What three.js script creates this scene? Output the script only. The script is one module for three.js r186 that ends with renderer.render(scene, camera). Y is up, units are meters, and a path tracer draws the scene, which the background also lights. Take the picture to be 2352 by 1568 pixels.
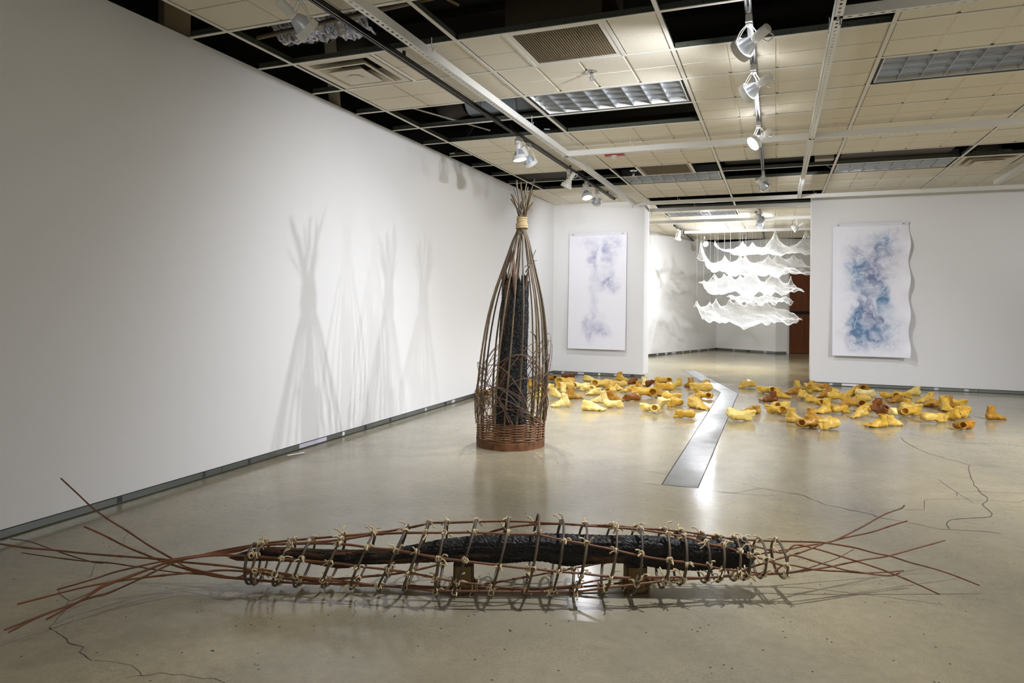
import * as THREE from 'three';
import { mergeGeometries } from 'three/addons/utils/BufferGeometryUtils.js';
import { ImprovedNoise } from 'three/addons/math/ImprovedNoise.js';

// ---------------------------------------------------------------- camera, exposure, lamps' strength
const scene = new THREE.Scene();
scene.background = new THREE.Color(0x000000);
const camera = new THREE.PerspectiveCamera(53.13, 2352 / 1568, 0.05, 60);   // 24 mm lens
camera.position.set(0, 1.1285, 0);
camera.rotation.set(0, THREE.MathUtils.degToRad(21.1), THREE.MathUtils.degToRad(0.52), 'YXZ');
camera.setViewOffset(2352, 1568, 0, 86.4, 2352, 1568);                       // lens shifted downwards, the camera itself is level
const renderer = new THREE.WebGLRenderer({ antialias: true });
renderer.toneMapping = THREE.LinearToneMapping;
renderer.toneMappingExposure = 1.24;
renderer.shadowMap.enabled = true;
const LAMP = { wash: 8.0, wall: 8.2, down: 16, fill: 16, far: 31 };                       // candela of the track lamps
const LAMP_COLOR = 0xeff2fc, FAR_COLOR = 0xf2f5fd;
const CEIL = 2.743;

// ---------------------------------------------------------------- helpers
let seed = 12345;
const rnd = () => { seed |= 0; seed = seed + 0x6D2B79F5 | 0; let t = Math.imul(seed ^ seed >>> 15, 1 | seed); t = t + Math.imul(t ^ t >>> 7, 61 | t) ^ t; return ((t ^ t >>> 14) >>> 0) / 4294967296; };
const rr = (a, b) => a + (b - a) * rnd();
const N = new ImprovedNoise();
const fbm = (x, y, z, o = 4) => { let s = 0, a = 0.5; for (let i = 0; i < o; i++) { s += a * N.noise(x, y, z); x *= 2.03; y *= 2.03; z *= 2.03; a *= 0.5; } return s; };
const clamp = (v, a = 0, b = 1) => Math.min(b, Math.max(a, v));
const mix = (a, b, t) => a + (b - a) * t;
const sstep = (a, b, v) => { const t = clamp((v - a) / (b - a)); return t * t * (3 - 2 * t); };
const V = (x, y, z) => new THREE.Vector3(x, y, z);
const hash2 = (x, y) => { let h = Math.imul(x | 0, 374761393) + Math.imul(y | 0, 668265263) | 0; h = Math.imul(h ^ h >>> 13, 1274126177); return ((h ^ h >>> 16) >>> 0) / 4294967296; };
function worley(x, y) { let f1 = 9, f2 = 9; const ix = Math.floor(x), iy = Math.floor(y); for (let j = -1; j <= 1; j++) for (let i = -1; i <= 1; i++) { const cx = ix + i + hash2(ix + i, iy + j), cy = iy + j + hash2(ix + i + 57, iy + j + 131); const d = Math.hypot(cx - x, cy - y); if (d < f1) { f2 = f1; f1 = d; } else if (d < f2) f2 = d; } return f2 - f1; }

const used = new Map();
function numbered(n) { const k = used.get(n) || 0; used.set(n, k + 1); return k ? `${n}_${String(k).padStart(3, '0')}` : n; }
function obj(name, geo, mat, parent) {
  const g = Array.isArray(geo) ? (geo.length > 1 ? mergeGeometries(geo.map(q => q.index ? q.toNonIndexed() : q)) : geo[0]) : geo;
  const m = new THREE.Mesh(g, mat); m.castShadow = m.receiveShadow = true;
  m.name = parent ? name : numbered(name); (parent || scene).add(m); return m;
}
function tag(o, label, category, group) { o.userData.label = label; o.userData.category = category; if (group) o.userData.group = group; return o; }
function thing(name, label, category, pos = [0, 0, 0], turn = 0, group) { const o = new THREE.Group(); o.name = numbered(name); o.position.set(...pos); o.rotation.y = turn; scene.add(o); return tag(o, label, category, group); }
function struct(o) { o.userData.kind = 'structure'; return o; }
function structGroup(name) { const o = new THREE.Group(); o.name = numbered(name); scene.add(o); return struct(o); }

// boxes with uv in metres
function bx(w, h, d, x = 0, y = 0, z = 0) {
  const g = new THREE.BoxGeometry(w, h, d), p = g.attributes.position, n = g.attributes.normal, u = g.attributes.uv;
  for (let i = 0; i < p.count; i++) { const ax = Math.abs(n.getX(i)), ay = Math.abs(n.getY(i)); if (ax > 0.5) u.setXY(i, p.getZ(i) + z, p.getY(i) + y); else if (ay > 0.5) u.setXY(i, p.getX(i) + x, p.getZ(i) + z); else u.setXY(i, p.getX(i) + x, p.getY(i) + y); }
  return g.translate(x, y, z);
}
const span = (x0, x1, y0, y1, z0, z1) => bx(x1 - x0, y1 - y0, z1 - z0, (x0 + x1) / 2, (y0 + y1) / 2, (z0 + z1) / 2);
const cyl = (r0, r1, h, seg = 16, open = false) => new THREE.CylinderGeometry(r0, r1, h, seg, 1, open);
function bar(a, b, w, h = w) { const d = V(0, 0, 0).subVectors(b, a), L = d.length(); const g = bx(w, h, L); const m = new THREE.Matrix4().lookAt(V(0, 0, 0), d, Math.abs(d.y) / L > 0.95 ? V(1, 0, 0) : V(0, 1, 0)); m.setPosition(a.clone().add(b).multiplyScalar(0.5)); return g.applyMatrix4(m); }
function rodGeo(a, b, r, seg = 8) { const d = V(0, 0, 0).subVectors(b, a); const g = cyl(r, r, d.length(), seg); g.applyQuaternion(new THREE.Quaternion().setFromUnitVectors(V(0, 1, 0), d.clone().normalize())); const c = a.clone().add(b).multiplyScalar(0.5); return g.translate(c.x, c.y, c.z); }
// swept tube with its own radius and colour along the way
function tube(pts, { n = 40, r = () => 0.005, seg = 6, closed = false, col = null, cap = true, tension = 0.5 } = {}) {
  const curve = pts.length > 2 || closed ? new THREE.CatmullRomCurve3(pts, closed, 'catmullrom', tension) : new THREE.LineCurve3(pts[0], pts[1]);
  const P = closed ? curve.getSpacedPoints(n).slice(0, n) : curve.getSpacedPoints(n); const M = P.length;
  const pos = [], nor = [], uv = [], c = [], idx = []; let up = null; const T = V(0, 0, 0), A = V(0, 0, 0), B = V(0, 0, 0);
  let len = 0;
  for (let i = 0; i <= (closed ? M : M - 1); i++) {
    const k = i % M, a = P[closed ? (k - 1 + M) % M : Math.max(0, k - 1)], b = P[closed ? (k + 1) % M : Math.min(M - 1, k + 1)];
    T.subVectors(b, a).normalize(); if (!up) up = Math.abs(T.y) > 0.9 ? V(1, 0, 0) : V(0, 1, 0);
    A.crossVectors(up, T).normalize(); B.crossVectors(T, A).normalize(); up = B.clone();
    if (i) len += P[k].distanceTo(P[(i - 1) % M]);
    const t = i / (closed ? M : M - 1), R = r(t, len), cc = col ? col(t, len) : null;
    for (let j = 0; j <= seg; j++) { const f = j / seg * Math.PI * 2, x = Math.cos(f), y = Math.sin(f); const nx = A.x * x + B.x * y, ny = A.y * x + B.y * y, nz = A.z * x + B.z * y; pos.push(P[k].x + nx * R, P[k].y + ny * R, P[k].z + nz * R); nor.push(nx, ny, nz); uv.push(j / seg * R * 6.28, len); if (cc) c.push(...cc); }
  }
  const rows = closed ? M : M - 1, S = seg + 1;
  for (let i = 0; i < rows; i++) for (let j = 0; j < seg; j++) { const q = i * S + j; idx.push(q, q + 1, q + S, q + 1, q + S + 1, q + S); }
  if (cap && !closed) for (const e of [0, rows]) { const s0 = pos.length / 3; const t = e ? 1 : 0, cc = col ? col(t, len) : null; T.subVectors(P[e ? M - 1 : 0], P[e ? M - 2 : 1]).normalize(); pos.push(P[e].x, P[e].y, P[e].z); nor.push(T.x, T.y, T.z); uv.push(0, 0); if (cc) c.push(...cc); for (let j = 0; j <= seg; j++) { const q = (e * S + j) * 3; pos.push(pos[q], pos[q + 1], pos[q + 2]); nor.push(T.x, T.y, T.z); uv.push(0, 0); if (cc) c.push(...cc); } for (let j = 0; j < seg; j++) e ? idx.push(s0, s0 + 1 + j, s0 + 2 + j) : idx.push(s0, s0 + 2 + j, s0 + 1 + j); }
  const g = new THREE.BufferGeometry(); g.setAttribute('position', new THREE.Float32BufferAttribute(pos, 3)); g.setAttribute('normal', new THREE.Float32BufferAttribute(nor, 3)); g.setAttribute('uv', new THREE.Float32BufferAttribute(uv, 2)); if (c.length) g.setAttribute('color', new THREE.Float32BufferAttribute(c, 3)); g.setIndex(idx); return g;
}
const lathe = (pts, seg = 24) => new THREE.LatheGeometry(pts.map(p => new THREE.Vector2(p[0], p[1])), seg);
function gridGeo(nu, nv, fn, col) { const p = [], uv = [], c = [], idx = []; for (let j = 0; j <= nv; j++) for (let i = 0; i <= nu; i++) { const q = fn(i / nu, j / nv); p.push(q[0], q[1], q[2]); uv.push(q.length > 3 ? q[3] : i / nu, q.length > 3 ? q[4] : j / nv); if (col) c.push(...col(i / nu, j / nv, q)); } for (let j = 0; j < nv; j++) for (let i = 0; i < nu; i++) { const a = j * (nu + 1) + i, b = a + 1, d = a + nu + 1; idx.push(a, b, d, b, d + 1, d); } const g = new THREE.BufferGeometry(); g.setAttribute('position', new THREE.Float32BufferAttribute(p, 3)); g.setAttribute('uv', new THREE.Float32BufferAttribute(uv, 2)); if (col) g.setAttribute('color', new THREE.Float32BufferAttribute(c, 3)); g.setIndex(idx); g.computeVertexNormals(); return g; }

// textures
function tex(w, h, fn, { srgb = true, rx = 1, ry = 1 } = {}) { const d = new Uint8Array(w * h * 4); for (let y = 0; y < h; y++) for (let x = 0; x < w; x++) { const c = fn(x, y, x / w, y / h), k = (y * w + x) * 4; d[k] = clamp(c[0], 0, 255); d[k + 1] = clamp(c[1], 0, 255); d[k + 2] = clamp(c[2], 0, 255); d[k + 3] = 255; } const t = new THREE.DataTexture(d, w, h); t.wrapS = t.wrapT = THREE.RepeatWrapping; t.magFilter = THREE.LinearFilter; t.minFilter = THREE.LinearMipmapLinearFilter; t.generateMipmaps = true; if (srgb) t.colorSpace = THREE.SRGBColorSpace; t.repeat.set(rx, ry); t.needsUpdate = true; return t; }
// noise that wraps around a unit square
const wrapN = (u, v, f, s = 0) => { const a = N.noise(u * f, v * f, s), b = N.noise((u - 1) * f, v * f, s), c = N.noise(u * f, (v - 1) * f, s), d = N.noise((u - 1) * f, (v - 1) * f, s); return mix(mix(a, b, u), mix(c, d, u), v); };
const std = (color, o = {}) => new THREE.MeshStandardMaterial({ color, roughness: 0.6, ...o });

// ---------------------------------------------------------------- materials
const fleckMap = tex(512, 512, (x, y, u, v) => { const s = 244 + 10 * wrapN(u, v, 60, 3); const q = hash2(x >> 1, y >> 1), big = wrapN(u, v, 90, 9) > 0.52; const d = q > 0.985 || big ? 0.8 : 1; return [s * d, s * d * 0.995, s * d * 0.985]; }, { rx: 1.7, ry: 1.7 });
const fleckBump = tex(512, 512, (x, y, u, v) => { const b = wrapN(u, v, 90, 9) > 0.5 || hash2(x >> 1, y >> 1) > 0.985 ? 90 : 200 + 40 * wrapN(u, v, 120, 5); return [b, b, b]; }, { srgb: false, rx: 1.7, ry: 1.7 });
const paintBump = tex(256, 256, (x, y, u, v) => { const b = 128 + 90 * wrapN(u, v, 48, 2) + 40 * wrapN(u, v, 100, 4); return [b, b, b]; }, { srgb: false, rx: 3, ry: 3 });
const M = {
  wall: std(0xe6e5e2, { roughness: 0.85, bumpMap: paintBump, bumpScale: 0.0006 }),
  tile: std(0xe6dfcc, { roughness: 0.95, map: fleckMap, bumpMap: fleckBump, bumpScale: 0.0012 }),
  tee: std(0xdcd8cc, { roughness: 0.5 }),
  web: std(0x5d6154, { roughness: 0.45, metalness: 0.5 }),
  steelWhite: std(0xdad9d2, { roughness: 0.45 }),
  lampWhite: std(0xdcdad2, { roughness: 0.4 }),
  track: std(0x15120e, { roughness: 0.35, metalness: 0.3 }),
  trackEdge: std(0x77736c, { roughness: 0.3, metalness: 0.8 }),
  galv: std(0x8b918d, { roughness: 0.34, metalness: 0.85 }),
  alu: std(0xb9bcbd, { roughness: 0.28, metalness: 0.9 }),
  chrome: std(0xd8dadc, { roughness: 0.12, metalness: 1 }),
  black: std(0x0b0a09, { roughness: 0.8 }),
  deck: std(0x2a2622, { roughness: 0.95 }),
  duct: std(0x6f767a, { roughness: 0.33, metalness: 0.9 }),
  foil: std(0x9a9aa2, { roughness: 0.16, metalness: 1 }),
  ply: std(0x4a3320, { roughness: 0.9 }),
  brownDuct: std(0x4a4030, { roughness: 0.6, metalness: 0.3 }),
  grille: std(0x8a7c62, { roughness: 0.6, metalness: 0.2 }),
  red: std(0xa8231c, { roughness: 0.45 }),
  white: std(0xe9e9e6, { roughness: 0.5 }),
  off: std(0xd9dce0, { roughness: 0.25 }),
  glow: std(0xffffff, { emissive: 0xffffff, emissiveIntensity: 9, roughness: 0.4 }),
  tape: std(0xc9c6d2, { roughness: 0.5 }),
  bark: std(0xffffff, { vertexColors: true, roughness: 0.5 }),
  char: new THREE.MeshPhysicalMaterial({ color: 0xffffff, vertexColors: true, roughness: 0.5, specularIntensity: 0.55 }),
  twine: std(0xd2bf96, { roughness: 0.95 }),
  twineCoil: std(0xb29c70, { roughness: 1 }),
  net: std(0xdfded8, { roughness: 0.75 }),
  string: std(0xe8e8e8, { roughness: 0.3 }),
};
// surveyed positions in metres (x right, y up, z towards the viewer; camera stands over the origin)
const FEET = [[-3.102,-9.592,217.0,0.92,1,2,0,1,0,8],[-2.812,-8.572,-3.0,0.92,1,0,0,3,0,8],[-2.916,-9.934,16.0,0.92,1,3,0,0,0,7],[-2.718,-9.136,5.0,1.3,1,1,0,1,1,8],[-2.44,-7.85,-2.0,0.92,0,0,0,4,1,8],[-2.585,-8.677,186.0,1.1,1,1,0,2,1,8],[-2.507,-8.336,106.0,0.92,0,0,0,3,1,8],[-2.243,-7.901,46.0,0.92,0,2,0,4,2,8],[-2.184,-7.188,205.0,0.92,0,0,0,5,1,8],[-2.405,-8.838,-4.0,0.99,1,0,0,2,2,8],[-2.543,-9.799,24.0,0.92,0,0,0,0,1,7],[-2.204,-9.113,8.0,1.3,1,1,0,1,2,8],[-2.259,-8.663,181.0,0.92,1,0,0,2,3,8],[-2.109,-8.343,204.0,0.92,0,0,0,3,2,8],[-1.883,-7.712,179.0,0.92,0,0,0,5,3,8],[-1.807,-7.097,14.0,1.11,0,0,0,5,2,8],[-1.837,-8.106,80.0,1.02,2,1,0,3,3,8],[-1.741,-7.879,21.0,0.92,0,2,0,4,3,8],[-1.622,-7.343,37.0,0.92,1,0,0,5,4,8],[-1.554,-7.946,193.0,0.92,1,3,0,4,4,8],[-1.953,-8.879,32.0,0.92,0,1,0,2,4,8],[-2.101,-10.012,-2.0,0.92,0,1,0,0,2,7],[-1.91,-9.746,222.0,0.92,0,3,0,0,3,7],[-1.97,-9.277,207.0,0.92,1,1,0,1,3,8],[-1.744,-8.739,180.0,0.92,0,1,0,2,5,8],[-1.654,-9.019,-51.0,0.92,0,2,0,2,6,8],[-1.704,-9.619,-74.0,0.92,0,0,0,1,4,8],[-1.577,-9.358,-50.0,0.92,2,3,0,1,5,8],[-1.509,-8.427,204.0,1.3,1,1,0,3,4,8],[-1.342,-8.634,-55.0,0.92,0,2,0,3,5,8],[-1.505,-9.94,204.0,1.13,1,1,0,0,4,7],[-1.343,-9.021,186.0,1.19,1,1,0,2,7,8],[-1.262,-9.546,226.0,0.92,0,1,0,1,6,8],[-1.104,-9.69,123.0,0.92,0,2,0,0,5,7],[-1.227,-7.297,185.0,0.95,1,0,0,5,5,8],[-1.123,-7.542,-59.0,0.93,2,0,0,5,6,8],[-1.142,-8.211,9.0,0.98,1,1,0,3,6,8],[-1.012,-7.744,223.0,0.92,1,1,0,4,5,8],[-0.789,-7.721,-38.0,1.19,0,1,0,4,6,8],[-0.807,-8.002,-61.0,0.92,0,1,0,4,7,8],[-0.787,-8.575,176.0,0.92,1,1,0,3,7,8],[-0.887,-9.188,188.0,1.3,1,1,0,1,7,8],[-0.924,-9.782,195.0,0.92,0,1,0,0,6,7],[-0.835,-6.973,178.0,0.92,1,1,0,5,7,8],[-3.297,-7.618,196.0,0.92,1,2,0,5,0,8],[-3.041,-8.769,39.0,0.92,0,1,0,2,0,8],[-2.669,-7.826,228.0,0.92,0,0,0,4,0,8],[-0.332,-9.903,208.0,1.11,1,1,1,0,0,9],[-0.112,-9.466,197.0,1.01,1,1,1,1,0,9],[0.078,-9.036,2.0,0.92,0,1,1,2,0,10],[-0.064,-8.625,182.0,0.92,0,3,1,3,0,9],[-0.233,-7.607,174.0,0.92,0,2,1,5,1,10],[-0.283,-7.049,33.0,1.18,1,0,1,5,0,10],[0.217,-9.512,189.0,0.96,0,2,1,1,1,9],[0.308,-10.164,-66.0,0.92,0,1,1,0,1,9],[0.408,-9.747,98.0,0.92,2,1,1,0,2,9],[0.348,-9.038,32.0,0.92,0,1,1,2,1,10],[0.504,-9.977,19.0,0.92,0,1,1,0,3,9],[0.604,-10.186,15.0,0.92,1,2,1,0,4,9],[0.05,-8.086,20.0,0.92,1,1,1,4,1,9],[0.028,-7.708,177.0,1.02,1,1,1,4,0,9],[0.17,-7.523,-73.0,0.92,0,2,1,5,2,10],[0.198,-7.189,12.0,0.92,0,1,1,5,3,10],[0.279,-6.968,7.0,0.92,1,2,1,5,4,10],[0.366,-7.313,23.0,0.92,0,2,1,5,5,10],[0.486,-6.883,217.0,1.13,1,1,1,5,6,10],[0.422,-8.813,42.0,0.92,0,1,1,2,2,10],[0.5,-8.563,29.0,0.92,1,1,1,3,1,9],[0.578,-9.268,200.0,0.92,0,2,1,1,2,9],[0.478,-7.924,221.0,0.92,0,1,1,4,2,9],[0.665,-7.992,39.0,0.92,1,1,1,4,3,9],[0.682,-9.587,200.0,0.92,1,1,1,1,3,9],[0.717,-9.046,6.0,1.09,1,1,1,2,3,10],[0.909,-9.641,215.0,0.92,0,1,1,0,5,9],[1.104,-9.561,40.0,1.02,1,0,1,1,4,9],[1.091,-10.295,22.0,0.92,1,2,1,0,6,9],[0.814,-8.523,190.0,1.09,1,2,1,3,2,9],[0.977,-9.074,188.0,0.92,1,1,1,2,4,10],[1.074,-8.77,228.0,0.92,0,3,1,2,5,10],[0.91,-8.286,202.0,0.92,0,1,1,3,3,9],[0.809,-7.765,216.0,0.92,0,1,1,4,4,9],[0.982,-7.876,131.0,0.92,2,3,1,4,5,9],[0.903,-7.221,209.0,0.92,0,1,1,5,7,10],[1.059,-7.386,38.0,0.92,0,1,1,5,8,10],[1.11,-8.061,132.0,0.93,0,0,1,4,6,9],[1.303,-8.153,10.0,1.02,1,1,1,3,4,9],[1.39,-8.462,13.0,0.92,1,1,1,3,5,9],[1.417,-8.707,37.0,0.92,0,1,1,2,6,10],[1.318,-9.511,188.0,0.92,1,1,1,1,5,9],[1.339,-9.208,218.0,0.92,0,2,1,1,6,9],[1.501,-9.628,29.0,0.92,1,1,1,0,7,9],[1.653,-10.072,178.0,0.92,0,0,1,0,8,9],[1.672,-9.301,186.0,0.92,0,1,1,1,7,9],[1.752,-8.709,-90.0,1.2,0,1,1,2,8,10],[1.663,-8.989,200.0,0.92,0,2,1,2,7,10],[1.862,-8.954,40.0,0.92,0,2,1,2,9,10],[1.965,-9.161,7.0,0.92,1,1,1,1,8,9],[1.871,-8.437,217.0,1.03,1,1,1,3,7,9],[1.472,-7.71,30.0,1.05,1,1,1,4,7,9],[1.755,-8.2,17.0,0.92,1,1,1,3,6,9],[1.637,-7.971,178.0,0.92,0,1,1,4,8,9],[1.632,-7.451,19.0,0.92,1,2,1,5,9,10],[2.087,-8.238,34.0,0.92,0,2,1,3,8,9]];
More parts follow.
